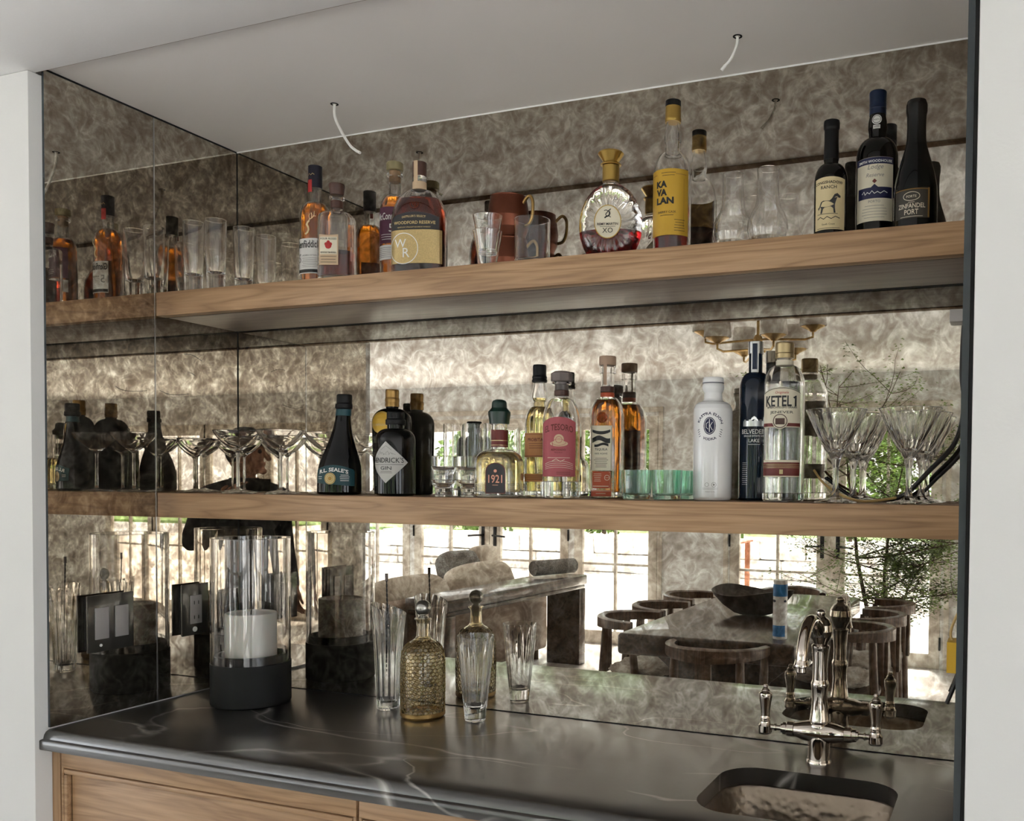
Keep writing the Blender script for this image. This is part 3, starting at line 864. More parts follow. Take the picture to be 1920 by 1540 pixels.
cab = thing('bar_cabinet', 'pale oak base cabinet under the stone counter', 'cabinet', (0, 0, 0))
YF = -0.478
put('carcass', add(box(0.0, AW, YF + 0.022, YF + .03, 0.02, ZC - 0.0375), box(0.0, .018, YF + 0.0305, -0.01, 0.02, ZC - 0.0375), box(AW - .018, AW, YF + 0.0305, -0.01, 0.02, ZC - 0.0375), box(.0185, AW - .0185, YF + 0.0305, -0.01, 0.02, .05)), 'oakv', cab)
put('end_stile', box(-0.0050, 0.0175, YF, YF + 0.021, 0.0, ZC - 0.0375), 'oakv', cab, bevel=0.001)
def front(x0, x1):
    fr = put('drawer_front', add(box(x0, x1, YF, YF + .021, ZC - .076, ZC - .0385), box(x0, x0 + .006, YF, YF + .021, ZC - .42, ZC - .0762), box(x1 - .006, x1, YF, YF + .021, ZC - .42, ZC - .0762)), 'oak', cab, bevel=0.0008)
    put('bead', add(box(x0 + .007, x1 - .007, YF - .001, YF + .012, ZC - .0885, ZC - .0782), box(x0 + .007, x0 + .016, YF - .001, YF + .012, ZC - .42, ZC - .0887), box(x1 - .016, x1 - .007, YF - .001, YF + .012, ZC - .42, ZC - .0887)), 'oak', fr, bevel=0.003)
    put('panel', box(x0 + .018, x1 - .018, YF + .009, YF + .016, ZC - .42, ZC - .0905), 'oak', fr, bevel=0.001)
front(0.021, 0.742)
front(0.748, 1.46)
front(1.466, AW - 0.006)

# ================================================================== FAUCET
def faucet():
    t = thing('bridge_faucet', 'polished nickel two-handle faucet standing behind the sink', 'faucet', (1.466, -0.105, ZC))
    part(t, 'base_post', [(0, 0.0002), (.0225, .0002), (.0225, .004), (.0205, .007), (.0200, .016), (.0200, .030), (.0205, .044), (.0200, .050), (0, .050)], 'nickel')
    bar = xf(lathe([(0, -.066), (.0115, -.066), (.0115, -.060), (.0140, -.058), (.0140, -.046), (.0125, -.045), (.0170, -.030), (.0205, -.012), (.0210, 0), (.0205, .012), (.0170, .030), (.0125, .045), (.0140, .046), (.0140, .058), (.0115, .060), (.0115, .066), (0, .066)], 32), (0, 0, .056), (0, PI / 2, 0))
    put('bridge_bar', bar, 'nickel', t)
    for s in (-1, 1):
        arm = xf(lathe([(0, 0), (.0085, 0), (.0085, .005), (.0050, .006), (.0050, .014), (.0068, .0145), (.0068, .0175), (.0050, .018), (.0050, .034), (0, .034)], 24), (s * .065, 0, .056), (0, s * PI / 2, 0))
        put('valve_stem', arm, 'nickel', t)
        hub = put('handle_hub', xf(lathe([(0, -.013), (.0105, -.013), (.0125, -.010), (.0125, .002), (.010, .005), (.0095, .010), (0, .010)], 28), (s * .100, 0, .056)), 'nickel', t)
        put('lever_handle', xf(lathe([(0, .0105), (.0095, .0105), (.0095, .0125), (.0088, .013), (.0088, .0155), (.0093, .016), (.0080, .020), (.0085, .030), (.0105, .043), (.0120, .053), (.0125, .058), (.0120, .062), (.0090, .064), (.0075, .065), (.0080, .067), (.0065, .070), (.0040, .0715), (.0050, .074), (.0035, .0775), (0, .0785)], 28), (s * .100, 0, .056)), 'nickel', hub)
    rs_ = lambda L: [(r, .064 + (z - .064) * 1.21) for r, z in L]
    part(t, 'riser', rs_([(0, .064), (.019, .064), (.0195, .068), (.0175, .071), (.0185, .074), (.0175, .077), (.0155, .090), (.0140, .105), (.0150, .122), (.0160, .126), (.0165, .129), (.0160, .132), (.0138, .136), (.0133, .155), (.0150, .178), (.0155, .182), (.0165, .184), (.0165, .187), (.0135, .189), (0, .189)]), 'nickel')
    part(t, 'spout_ball', [(r, z + .0275) for r, z in [(0, .188), (.0125, .188), (.014, .192), (.0195, .202), (.0220, .212), (.0205, .224), (.0155, .233), (.0080, .238), (.0070, .240), (.0085, .243), (.0080, .247), (.0045, .250), (0, .2515)]], 'nickel')
    dirx, diry = -0.06, -0.998
    P = [(.010, .240), (.030, .256), (.055, .266), (.082, .265), (.106, .250), (.121, .228), (.126, .206)]
    path = catmull([(dirx * q, diry * q, zz) for q, zz in P], 6)
    put('spout', tube(path, .0105, 18, rs=[.0125 - .0025 * min(1, i / 12) for i in range(len(path))]), 'nickel', t)
    ex, ey = dirx * .1265, diry * .1265
    put('aerator', xf(lathe([(0, -.019), (.0085, -.019), (.0095, -.017), (.0095, -.010), (.0130, -.008), (.0135, -.005), (.0120, -.002), (.0110, .003), (0, .003)], 28), (ex, ey, .205)), 'nickel', t)
faucet()

# ================================================================== SWITCH AND OUTLET ON THE LEFT MIRROR
def wallplate(name, label, yc, hw, kind):
    t = thing(name, label, 'switch' if kind == 's' else 'outlet', (0.0005, yc, ZC + 0.2005))
    put('back_box', box(0, .011, -hw + .004, hw - .004, -.055, .055), 'blackgap', t, bevel=0.0005)
    put('cover_plate', box(.0112, .016, -hw, hw, -.0595, .0595), 'plate', t, bevel=0.0012)
    if kind == 's':
        for s in (-1, 1): put('rocker', box(.0162, .0195, s * .023 - .0155, s * .023 + .0155, -.033, .033), 'switch', t, bevel=0.001)
        put('status_light', xf(lathe(cyl(.003, 0, .002, .0003), 16), (.016, -.025, -.046), (0, PI / 2, 0)), 'whiteprint', t)
    else:
        f = put('receptacle', box(.0162, .0185, -.016, .016, -.033, .033), 'switch', t, bevel=0.0008)
        for zz in (-.018, .016):
            for s in (-1, 1): put('slot', box(.0186, .0189, s * .006 - .001, s * .006 + .001, zz - .004, zz + .004), 'ink', f)
        put('round_jack', xf(lathe(cyl(.006, 0, .002, .0003), 20), (.016, -.003, -.046), (0, PI / 2, 0)), 'whiteprint', t)
    return t
wallplate('light_switch', 'double rocker switch in a smoky plate on the left mirror', -0.3615, 0.0535, 's')
wallplate('power_outlet', 'single outlet in a smoky plate on the left mirror near the corner', -0.1455, 0.0375, 'o')

# cables
def cable(name, label, pts, r, mt, tip=None, k=6):
    if not tip:
        return put(name, tube(catmull(pts, k), r, 8), mt, label=label, cat='cable')
    t = thing(name, label, 'cable', pts[0])
    lp = [tuple(Vector(q) - Vector(pts[0])) for q in pts]
    put('sheath', tube(catmull(lp, k), r, 10), mt, t)
    n_, f_ = tip
    d = (Vector(lp[-1]) - Vector(lp[-2])).normalized(); a = Vector(lp[-1])
    put('bare_end', tube([a, a + d * n_], f_, 8), 'whiteprint', t)
    return t
def hole_ring(label, x, y):
    put('ceiling_hole', xf(lathe([(.005, -.0006), (.0085, -.0006), (.0085, 0.0), (.005, 0.0), (.005, -.0006)], 20), (x, y, ZA - .0002)), 'blackgap', label=label, cat='hole')
hole_ring('small dark hole in the alcove ceiling around the longer white wire', 0.423, -0.152)
hole_ring('small dark hole in the alcove ceiling around the shorter white wire', 1.309, -0.145)
cable('ceiling_wire', 'longer white wire hanging from the alcove ceiling above the whiskies', [(0.423, -.152, ZA - .001), (.4245, -.152, ZA - .028), (.441, -.152, ZA - .060), (.462, -.152, ZA - .090), (.478, -.152, ZA - .104), (.490, -.152, ZA - .111)], .0030, 'wirew')
cable('ceiling_wire', 'shorter white wire hanging from the alcove ceiling above the nosing glasses', [(1.309, -.145, ZA - .001), (1.307, -.145, ZA - .018), (1.297, -.145, ZA - .038), (1.287, -.145, ZA - .048)], .0026, 'wirew', tip=(.011, .0031))
xr = AW - 0.0125
cable('black_cable', 'thick black cable hanging down the right mirror to the lower shelf', [(1.706, -.07, ZL_T + .352), (1.700, -.08, ZL_T + .30), (1.699, -.09, ZL_T + .22), (1.704, -.10, ZL_T + .168), (1.690, -.10, ZL_T + .105), (1.647, -.10, ZL_T + .055), (1.612, -.095, ZL_T + .018), (1.590, -.09, ZL_T + .008)], .0042, 'cable')
cable('black_cable', 'thinner black cable leaving the right mirror above the lower shelf', [(xr - .001, -.013, ZL_T + .13), (1.692, -.011, ZL_T + .085), (1.655, -.0105, ZL_T + .045), (1.62, -.0105, ZL_T + .012), (1.57, -.0105, ZL_T + .004), (1.51, -.0105, ZL_T + .006), (1.452, -.0105, ZL_T + .045)], .0026, 'cable')
cable('tan_wire', 'tan twin wire lying on the lower shelf among the martini glasses', [(1.596, -.092, ZL_T + .010), (1.560, -.105, ZL_T + .004), (1.53, -.110, ZL_T + .0035), (1.497, -.105, ZL_T + .014), (1.462, -.075, ZL_T + .034), (1.440, -.055, ZL_T + .058)], .0024, 'wirey')
cable('black_cable', 'short black cable curling out of the right mirror above the counter', [(xr - .001, -.045, ZC + .275), (xr - .004, -.05, ZC + .22), (1.699, -.05, ZC + .165), (1.682, -.05, ZC + .116)], .0038, 'cable')
yb = thing('junction_box', 'yellow plastic electrical box on the right mirror above the counter', 'electrical box', (AW - .0095, -.235, ZC + .235))
put('box_shell', add(box(-.024, 0, -.024, .024, -.024, -.020), box(-.024, 0, -.024, .024, .020, .024), box(-.024, 0, -.024, -.020, -.020, .020), box(-.024, 0, .020, .024, -.020, .020), box(-.003, 0, -.02, .02, -.02, .02)), 'yellow', yb)
put('wire_loop', tube(catmull([(-.004, 0, .005), (-.02, 0, .03), (-.013, 0, .06), (-.003, 0, .075)], 5), .0022, 8), 'wirey', yb)
jp = put('cover_tab', box(AW - .042, AW - .0095, -.205, -.165, ZC + .765, ZC + .785), 'switch', label='small grey bracket on the right mirror above the martini glasses', cat='bracket', bevel=0.001)

# ================================================================== UPPER SHELF BOTTLES
ZU, ZL = ZU_T, ZL_T
# --- 15-year whisky in a rounded three-sided bottle
rg = body(.0305, .172, .0125, .205, .240, n=2.5)
b = bottle('whisky_bottle', 'amber whisky bottle with navy cap, stag emblem and white label', .321, -.094, ZU, 3, rg, 'glass', liquid='whisky', level=.200)
c = part(b, 'cap', cyl(.0150, .236, .285), 'navycap')
printed('cap_tag', Skin([(0, .0150, .0150, 2), (1, .0150, .0150, 2)]), rect2(-.010, .003, .225, .252, 8), 'redprint', b, off=.0008)
printed('cap_script', Skin([(0, .0150, .0150, 2), (1, .0150, .0150, 2)]), stroke([(-.008, .262), (-.004, .266), (0, .262), (.004, .266), (.008, .263)], .0012), 'goldprint', c, off=.0005)
sk = Skin(rg)
lb = printed('label', sk, rect2(-.030, .034, .042, .119, 24), 'paper', b)
printed('lettering', sk, T('Glenfiddich', .098, width=.056, height=.0165, bold=.008), 'ink', lb, off=.0012)
printed('fine_print', sk, add2(T('15', .066, height=.019, u=-.021), T('AGED FIFTEEN', .080, width=.030, u=.008), rows(.056, .075, 6, .034, .0008, .3, .008)), 'greyprint', lb, off=.0012)
printed('label_band', sk, rect2(-.029, .033, .044, .051, 20), 'ink', lb, off=.0011)
stag = add2(stroke([(-.004, .128), (.000, .131), (.003, .137), (.002, .143), (-.001, .149), (.001, .154), (.005, .157)], .004),
            stroke([(.001, .154), (.006, .160), (.013, .163), (.018, .169), (.019, .178)], .0018), stroke([(.011, .162), (.012, .169), (.010, .174)], .0016), stroke([(.015, .165), (.017, .167), (.023, .167)], .0015), stroke([(.006, .160), (.004, .167), (.006, .172)], .0015))
printed('stag_emblem', sk, [[(u * .8 + .002, v) for u, v in stag[0]], stag[1]], 'cream', b, off=.001)

# --- single barrel bourbon, flat squared bottle
rg = body(.036, .138, .0115, .152, .178, ry=.028, n=4.5, k=7)
b = bottle('bourbon_bottle', 'squared clear bourbon bottle, half empty, with rose label and brown stopper', .440, -.165, ZU, 22, rg, 'glass', wall=.0035, foot=.016, liquid='redbrown', level=.068)
part(b, 'stopper', [(0, .188), (.0135, .188), (.0145, .192), (.0165, .208), (.0160, .211), (0, .211)], 'browncap')
part(b, 'collar', cyl(.0128, .160, .176), 'browncap')
part(b, 'neck_ring', [(.0115, .178), (.0150, .179), (.0150, .184), (.0115, .185)], 'glassthin')
sk = Skin(rg, flat=True)
lb = printed('label', sk, patch2(-.029, .012, lambda u: .036, lambda u: .100 - .002 * cos((u + .0085) / .0205 * PI * .5), 16), 'tanlab', b)
printed('inner_panel', sk, rect2(-.0265, .0095, .058, .094, 12), 'ivory', lb, off=.0010)
printed('brand_lettering', sk, T('FOUR ROSES', .088, width=.034, u=-.0085, bold=.01), 'ink', lb, off=.0014)
printed('lettering', sk, T('SINGLE BARREL', .060, width=.034, u=-.0085, bold=.012), 'ink', lb, off=.0014)
printed('fine_print', sk, rows(.041, .053, 3, .034, .0008, .2, -.0085), 'ink', lb, off=.0014)
printed('rose_emblem', sk, add2(disc2(-.0085, .076, .0068), disc2(-.013, .079, .0035), disc2(-.004, .079, .0035), disc2(-.0085, .083, .0035)), 'redprint', lb, off=.0014)
scroll = add2(*[ring2(-.0085 + dx, .120 + dz, r_, .0009, k=14) for dx, dz, r_ in ((0, 0, .007), (-.009, .006, .005), (.009, .006, .005), (-.008, -.008, .005), (.008, -.008, .005), (0, .012, .005), (0, -.013, .004))])
printed('embossed_scrolls', sk, scroll, 'glassthin', b, off=.0008)

# --- Irish whisky with purple label, behind the bourbons
rg = body(.0315, .172, .0125, .208, .248, k=8)
b = bottle('irish_whisky_bottle', 'tall whisky bottle with deep purple label and olive disc stopper', .515, -.068, ZU, 12, rg, 'glass', liquid='whisky', level=.200)
part(b, 'stopper', cyl(.0180, .261, .279, .0015), 'khaki')
part(b, 'cork', cyl(.0118, .236, .2608), 'cork')
part(b, 'lip', [(.0125, .248), (.0165, .249), (.0170, .252), (.0165, .255), (.0125, .256)], 'glassthin')
sk = Skin(rg)
lb = printed('label', sk, rect2(-.046, .046, .098, .176, 24), 'purple', b)
printed('lettering', sk, add2(T("McConnell's", .148, width=.058, height=.016, bold=.006), T('5', .122, height=.017, u=.006), rows(.106, .116, 3, .04, .0010, .3)), 'whiteprint', lb, off=.0012)
lb = printed('lower_label', sk, rect2(-.046, .046, .063, .094, 24), 'paper', b)
printed('fine_print', sk, rows(.068, .088, 6, .07, .0009, .2), 'greyprint', lb, off=.0012)

# --- broad rounded bourbon bottle
rg = body(.0575, .118, .0125, .186, .214, ry=.031, n=2.8, k=11)
b = bottle('wide_bourbon_bottle', 'broad-shouldered dark bourbon bottle with large champagne gold label', .630, -.140, ZU, 14, rg, 'glass', wall=.0035, foot=.012, liquid='bourbon', level=.166)
part(b, 'stopper', cyl(.0142, .214, .243, .001), 'browncap')
part(b, 'neck_wrap', cyl(.0140, .186, .2138), 'glassthin')
n_ = Skin([(0, .0142, .0142, 2), (1, .0142, .0142, 2)])
printed('tax_strip', n_, add2(rect2(-.0075, .0015, .196, .243, 6)), 'tanlab', b, off=.0008)
part(b, 'neck_band', cyl(.0143, .186, .202), 'tanlab')
sk = Skin(rg, flat=True)
lb = printed('label', sk, patch2(-.0545, .0545, lambda u: .030, lambda u: .098, 28), 'champagne', b)
logo = add2(ring2(-.022, .060, .031, .0016, k=40), T('W', .062, height=.017, u=-.029, bold=.0), T('R', .042, height=.019, u=-.016, bold=.0))
printed('monogram', sk, logo, 'whiteprint', lb, off=.0014)
lb = printed('upper_label', sk, patch2(-.0500, .0500, lambda u: .0985, lambda u: .134 - .010 * (u / .05) ** 2, 28), 'slate', b)
printed('lettering', sk, add2(T('WOODFORD RESERVE', .109, width=.088, bold=.012), T("DISTILLER'S SELECT", .123, width=.05, curve=3.0), T('KENTUCKY STRAIGHT BOURBON WHISKEY', .1015, width=.07)), 'goldprint', lb, off=.0014)
printed('shoulder_seal', sk, add2(ring2(0, .150, .0085, .0014, k=20, a0=.9 * PI, a1=2.1 * PI), T('W', .148, height=.007), T('R', .142, height=.007, u=.003)), 'copper', b, off=.0010)

# --- copper mugs, stacked
def mug(label, z, handle_rot):
    t = thing('copper_mug', label, 'mug', (.797, -.066, z), rad(handle_rot), 'stacked copper mugs')
    part(t, 'cup', [(0, 0), (.030, 0), (.033, .003), (.041, .022), (.0435, .045), (.0405, .070), (.0375, .086), (.0380, .088), (.0365, .088), (.036, .086), (.039, .070), (.042, .045), (.0395, .022), (.031, .004), (0, .004)], 'copper')
    put('handle', tube(catmull([(.037, 0, .070), (.050, 0, .082), (.058, 0, .082), (.064, 0, .070), (.063, 0, .045), (.056, 0, .028), (.043, 0, .024)], 6), .0034, 10), 'brass', t)
mug('lower of two stacked copper mugs on the upper shelf', ZU + .0004, 10)
mug('upper of two stacked copper mugs, brass handle raised', ZU + .0880, -10)

# --- clear drinking glasses
GLS = {}
def glassware(name, label, x, y, z, prof, mt='glass', seg=36, flutes=0, rz=0, group=None, cat='glass', key=None):
    me = GLS.get(key or name)
    if me is None:
        me = mesh(name, lathe(prof, seg, flutes), 42); me.materials.append(M[mt]); GLS[key or name] = me
    return put(name, me, None, loc=(x, y, z + .0003), rz=rz, label=label, cat=cat, group=group)
TUMB = [(0, 0), (.0165, 0), (.0175, .0015), (.0215, .035), (.0290, .075), (.0286, .0758), (.0280, .075), (.0200, .035), (.0150, .009), (0, .007)]
glassware('flared_tumbler', 'lower of two nested flared tumblers before the copper mugs', .817, -.180, ZU, TUMB)
glassware('flared_tumbler', 'upper of two nested flared tumblers before the copper mugs', .817, -.180, ZU + .030, TUMB)
g = glassware('rocks_glass', 'heavy straight rocks glass with a faint etched square, beside the cognac', .899, -.150, ZU, [(0, 0), (.0325, 0), (.0345, .002), (.0350, .098), (.0343, .0985), (.0336, .098), (.0328, .020), (.030, .0155), (0, .0145)])
rk = Skin([(0, .0350, .0350, 2), (1, .0350, .0350, 2)])
e_ = printed('etched_square', rk, add2(stroke([(-.020, .035), (.006, .035), (.006, .078), (-.020, .078)], .0012, True), ring2(-.007, .052, .007, .001), rows(.066, .072, 2, .018, .001, .1, -.007)), 'glassthin', g, off=.0003)
g.rotation_euler = (0, 0, rad(10))
HB = [(0, 0), (.0175, 0), (.0185, .002), (.0192, .035), (.0215, .10), (.0228, .161), (.0224, .1616), (.0219, .161), (.0204, .10), (.0182, .060), (.0155, .046), (.0095, .041), (0, .040)]
for k, (x, y, lb) in enumerate([(.060, -.186, 'tall heavy-based highball glass at the left end, front row by the mirror'), (.124, -.184, 'tall heavy-based highball glass at the left end, front row right'),
                                (.132, -.112, 'highball glass at the left end, second from the front in the right file'),
                                (.128, -.040, 'highball glass at the left end, last in the right file against the mirror')]):
    glassware('highball_glass', lb, x, y, ZU, HB, 'glass', 48, group='highball glasses at the left end of the upper shelf')
# faceted outlines on the heavy base come from the flutes
GC = [(0, 0), (.0215, 0), (.0220, .0012), (.0195, .0035), (.0080, .0065), (.0062, .012), (.0090, .019), (.0220, .026), (.0338, .038), (.0380, .054), (.0368, .070), (.0310, .085), (.0245, .096), (.0215, .107), (.0200, .125), (.0197, .145), (.0205, .166), (.0201, .1664), (.0196, .166), (.0188, .145), (.0191, .125), (.0206, .107), (.0235, .096), (.0299, .085), (.0356, .070), (.0368, .054), (.0326, .039), (.0200, .030), (0, .0275)]
glassware('nosing_glass', 'tulip whisky nosing glass next to the tall gold-label bottle', 1.284, -.076, ZU, GC, group='nosing glasses')
glassware('nosing_glass', 'tulip whisky nosing glass nearer the cream horse-label bottle', 1.353, -.084, ZU, GC, group='nosing glasses')

# --- cognac: flat round decanter bottle with radiating flutes
t = thing('cognac_bottle', 'round flat cognac decanter, one third full, with gold stopper and oval label', 'bottle', (1.049, -.112, ZU + .0004), rad(14))
def disc_bottle(rx, rz, ry, neck, fl, shrink=0.0, ztop=.170, zmax=None):
    """lofted flat disc: elliptical outline, lens section with radial flutes"""
    V, F = [], []
    zc = .083; NU, NV = 56, 10
    def P(u, side, t):
        rr = 1 - t
        x = rx * rr * sin(u); z = zc - rz * rr * cos(u)
        th = ry * math.sqrt(max(0, 1 - (1 - t) ** 2.4))
        th *= 1 + fl * cos(22 * u) * min(1, t * 4) * max(0, (1 - t) - .15)
        return (x, side * th, max(z, .0008 + shrink))
    idx = {}
    for i in range(NU):
        u = 2 * PI * i / NU
        for j in range(NV):
            t_ = (j / NV) ** 1.3
            for s in ((1, -1) if j else (0,)):
                idx[(i, j, s)] = len(V); V.append(P(u, s, t_))
    for s in (1, -1):
        c_ = len(V); V.append((0, s * ry, zc))
        for i in range(NU):
            k = (i + 1) % NU
            for j in range(NV - 1):
                a = idx[(i, j, s if j else 0)]; b_ = idx[(k, j, s if j else 0)]
                F.append((a, b_, idx[(k, j + 1, s)], idx[(i, j + 1, s)]))
            F.append((idx[(i, NV - 1, s)], idx[(k, NV - 1, s)], c_))
    return V, F
put('bottle_body', disc_bottle(.062, .0825, .030, 0, .16), 'glass', t, angle=60)
# liquid: the same disc, cut level
lv = disc_bottle(.0585, .0785, .0255, 0, .10, shrink=.004)
bm = bmesh.new(); tmp = bpy.data.meshes.new('t'); tmp.from_pydata(lv[0], [], lv[1]); bm.from_mesh(tmp); bpy.data.meshes.remove(tmp)
r_ = bmesh.ops.bisect_plane(bm, geom=bm.verts[:] + bm.edges[:] + bm.faces[:], plane_co=(0, 0, .070), plane_no=(0, 0, 1), clear_outer=True)
bmesh.ops.holes_fill(bm, edges=[e for e in bm.edges if e.is_boundary]); bmesh.ops.recalc_face_normals(bm, faces=bm.faces)
for f in bm.faces: f.smooth = True
me = bpy.data.meshes.new('liquid'); bm.to_mesh(me); bm.free(); me.set_sharp_from_angle(angle=rad(60)); me.materials.append(M['cognac'])
put('liquid', me, None, t)
part(t, 'neck', [(0, .155), (.0165, .158), (.0150, .166), (.0150, .190), (0, .190)], 'glass')
part(t, 'gold_collar', [(.0152, .166), (.0164, .167), (.0164, .196), (.0152, .197), (0, .197), (0, .166)], 'gold')
part(t, 'lip_ring', [(0, .1972), (.0195, .1975), (.0205, .199), (.0195, .2005), (0, .2007)], 'gold')
part(t, 'stopper', [(0, .2009), (.0130, .2009), (.0145, .204), (.0235, .2165), (.0255, .2195), (.0235, .2225), (.0130, .2240), (.010, .227), (0, .2275)], 'gold', flutes=0)
sk = Skin([(0, .9, .0312, 2), (1, .9, .0312, 2)], flat=True)
lb = printed('label', sk, disc2(.0, .082, .0255, .031, 40), 'ivory', t, off=.0005)
printed('label_rim', sk, ring2(0, .082, .0255, .0016, .031), 'gold', lb, off=.0012)
printed('lettering', sk, add2(T('REMY MARTIN', .0755, width=.040, bold=.01), T('XO', .061, height=.0095, bold=.0), rows(.0725, .0725, 1, .03, .0007, 0)), 'ink', lb, off=.0012)
printed('centaur_emblem', sk, add2(stroke([(-.006, .089), (-.002, .092), (.002, .093), (.004, .097), (.003, .101)], .0026), stroke([(-.002, .092), (-.004, .096), (.001, .102), (.006, .106)], .0016), stroke([(.003, .101), (-.003, .104), (-.007, .103)], .0013), stroke([(.002, .093), (.006, .090)], .0013)), 'ink', lb, off=.0012)

# --- tall single malt with gold label
rg = body(.0365, .172, .0152, .218, .232, k=9) + [(.240, .0168, .0168, 2), (.252, .0165, .0165, 2), (.270, .0128, .0128, 2), (.290, .0125, .0125, 2)]
b = bottle('single_malt_bottle', 'tall single malt bottle with bright gold label and gold and black cap', 1.164, -.080, ZU, 8, rg, 'glass', liquid='redbrown', level=.112)
part(b, 'gold_sleeve', [(0, .276), (.0150, .276), (.0152, .279), (.0158, .281), (.0152, .284), (.0150, .3055), (0, .3055)], 'gold')
part(b, 'cap', cyl(.0150, .3057, .317), 'black')
sk = Skin(rg)
lb = printed('label', sk, rect2(-.048, .042, .054, .178, 30), 'goldlab', b)
printed('lettering', sk, add2(T('KA', .143, width=.0225, height=.0128, u=-.0135, bold=.05), T('VA', .1275, width=.0225, height=.0128, u=-.0135, bold=.05), T('LAN', .112, width=.035, height=.0128, u=-.007, bold=.05),
        T('SHERRY CASK', .095, width=.036, u=-.003), rows(.0905, .0905, 1, .026, .0009, 0, -.003), rows(.165, .170, 2, .03, .0008), rows(.062, .082, 5, .022, .0008, .3, .022)), 'ink', lb, off=.0012)
printed('print_rules', sk, add2(rect2(-.045, -.024, .1675, .1685, 6), rect2(.014, .036, .1675, .1685, 6), rect2(.030, .0305, .070, .160, 2)), 'oldgold', lb, off=.0011)

# --- ranch port with cream label
rg = body(.0290, .118, .0125, .150, .176, k=9)
b = bottle('ranch_port_bottle', 'short dark bottle with cream horse label and black capsule', 1.474, -.113, ZU, 3, rg, 'glasswine', opaque=True)
part(b, 'capsule', [(0, .158), (.0135, .158), (.0132, .165), (.0125, .190), (.0125, .210), (.0140, .213), (.0142, .222), (.0135, .226), (0, .2265)], 'black')
sk = Skin(rg)
lb = printed('label', sk, patch2(-.027, .031, lambda u: .030, lambda u: .121 - .003 * (u / .03) ** 2, 24), 'cream', b)
horse = poly([(-.016, .070), (-.013, .078), (-.009, .080), (.002, .079), (.006, .083), (.010, .090), (.015, .092), (.021, .087), (.020, .084), (.015, .085), (.013, .080), (.011, .073), (.011, .066), (.012, .058), (.009, .058), (.008, .066), (.004, .069), (-.006, .068), (-.009, .066), (-.011, .058), (-.014, .058), (-.0125, .066), (-.014, .070), (-.018, .064), (-.019, .068)])
printed('lettering', sk, add2(T('LONGSHADOW', .109, width=.050, bold=.008, curve=2.2), T('RANCH', .100, width=.027, bold=.008), T('South Coast', .0375, width=.022), stroke([(-.020, .049), (-.014, .052), (-.008, .048), (-.002, .052), (.005, .048), (.012, .052), (.020, .049)], .0013), rows(.032, .032, 1, .04, .0007, 0)), 'ink', lb, off=.0012)
printed('horse_emblem', sk, add2(horse, rect2(-.02, .016, .0565, .0573, 8)), 'slate', lb, off=.0012)

# --- tall port bottle with ivory and navy label
rg = body(.0365, .160, .0150, .196, .206, k=9) + [(.214, .0165, .0165, 2), (.226, .0160, .0160, 2), (.236, .0140, .0140, 2), (.25, .0135, .0135, 2)]
b = bottle('port_bottle', 'tall black port bottle with ivory label, navy band and blue capsule', 1.549, -.081, ZU, 2, rg, 'glasswine', opaque=True)
part(b, 'capsule', [(0, .238), (.0148, .238), (.0145, .248), (.0152, .249), (.0145, .251), (.0150, .256), (.0145, .258), (.0150, .2775), (.0140, .279), (0, .279)], 'bluecap')
sk = Skin(rg)
nk = Skin([(0, .0163, .0163, 2), (.22, .0163, .0163, 2), (.235, .0145, .0145, 2), (.3, .0145, .0145, 2)])
sl = printed('neck_seal', nk, add2(disc2(0, .226, .0085), rect2(-.006, .006, .210, .2165, 6)), 'paper', b)
printed('seal_print', nk, add2(ring2(0, .226, .0065, .0008), T('PORTO', .2245, width=.010), rows(.212, .214, 2, .009, .0007, 0)), 'ink', sl, off=.0012)
lb = printed('label', sk, rect2(-.036, .034, .044, .154, 28), 'ivory', b)
tb = printed('title_band', sk, patch2(-.036, .034, lambda u: .142, lambda u: .1535, 24), 'navy', lb, off=.0011)
printed('lettering', sk, T('SMITH WOODHOUSE', .1445, width=.060, bold=.015), 'whiteprint', tb, off=.0016)
bb = printed('navy_band', sk, add2(rect2(-.031, .031, .083, .102, 24), poly([(-.006, .102), (.006, .102), (0, .1075)])), 'navy', lb, off=.0011)
printed('signature', sk, stroke([(-.022, .092), (-.018, .096), (-.016, .090), (-.012, .094), (-.008, .091), (-.004, .096), (0, .091), (.005, .094), (.010, .091), (.016, .095), (.022, .092)], .0013), 'whiteprint', bb, off=.0016)
printed('fine_print', sk, add2(T('Lodge', .131, width=.026, shear=.3), T('Reserve', .120, width=.030, shear=.3), T('PORTO', .0755, width=.020), rows(.050, .070, 5, .045, .0007, .4)), 'greyprint', lb, off=.0012)
printed('red_diamond', sk, poly([(-.004, .1125), (0, .1085), (.004, .1125), (0, .1165)]), 'maroon', lb, off=.0012)

# --- dipped zinfandel port
rg = [(0.0, .031, .031, 2), (.0012, .0338, .0338, 2), (.004, .0355, .0355, 2), (.060, .0358, .0358, 2), (.080, .0345, .0345, 2), (.098, .0315, .0315, 2), (.116, .0270, .0270, 2), (.134, .0215, .0215, 2), (.150, .0170, .0170, 2), (.164, .0145, .0145, 2), (.195, .0140, .0140, 2)]
b = bottle('zinfandel_port_bottle', 'sloping-shouldered black bottle dipped in black wax at the right end', 1.623, -.158, ZU, 2, rg, 'glassblack', opaque=True)
part(b, 'wax_seal', [(0, .150), (.0172, .150), (.0158, .160), (.0153, .180), (.0158, .198), (.0172, .205), (.0172, .216), (.0150, .223), (.009, .2255), (0, .2258)], 'wax')
sk = Skin(rg)
lb = printed('label', sk, patch2(-.034, .026, lambda u: .022, lambda u: .070 + .002 * (u / .03), 24), 'darkzin', b)
printed('label_border', sk, add2(rect2(.0225, .0255, .023, .071, 3), rect2(-.034, .0225, .068, .0695, 16)), 'oldgold', lb, off=.0011)
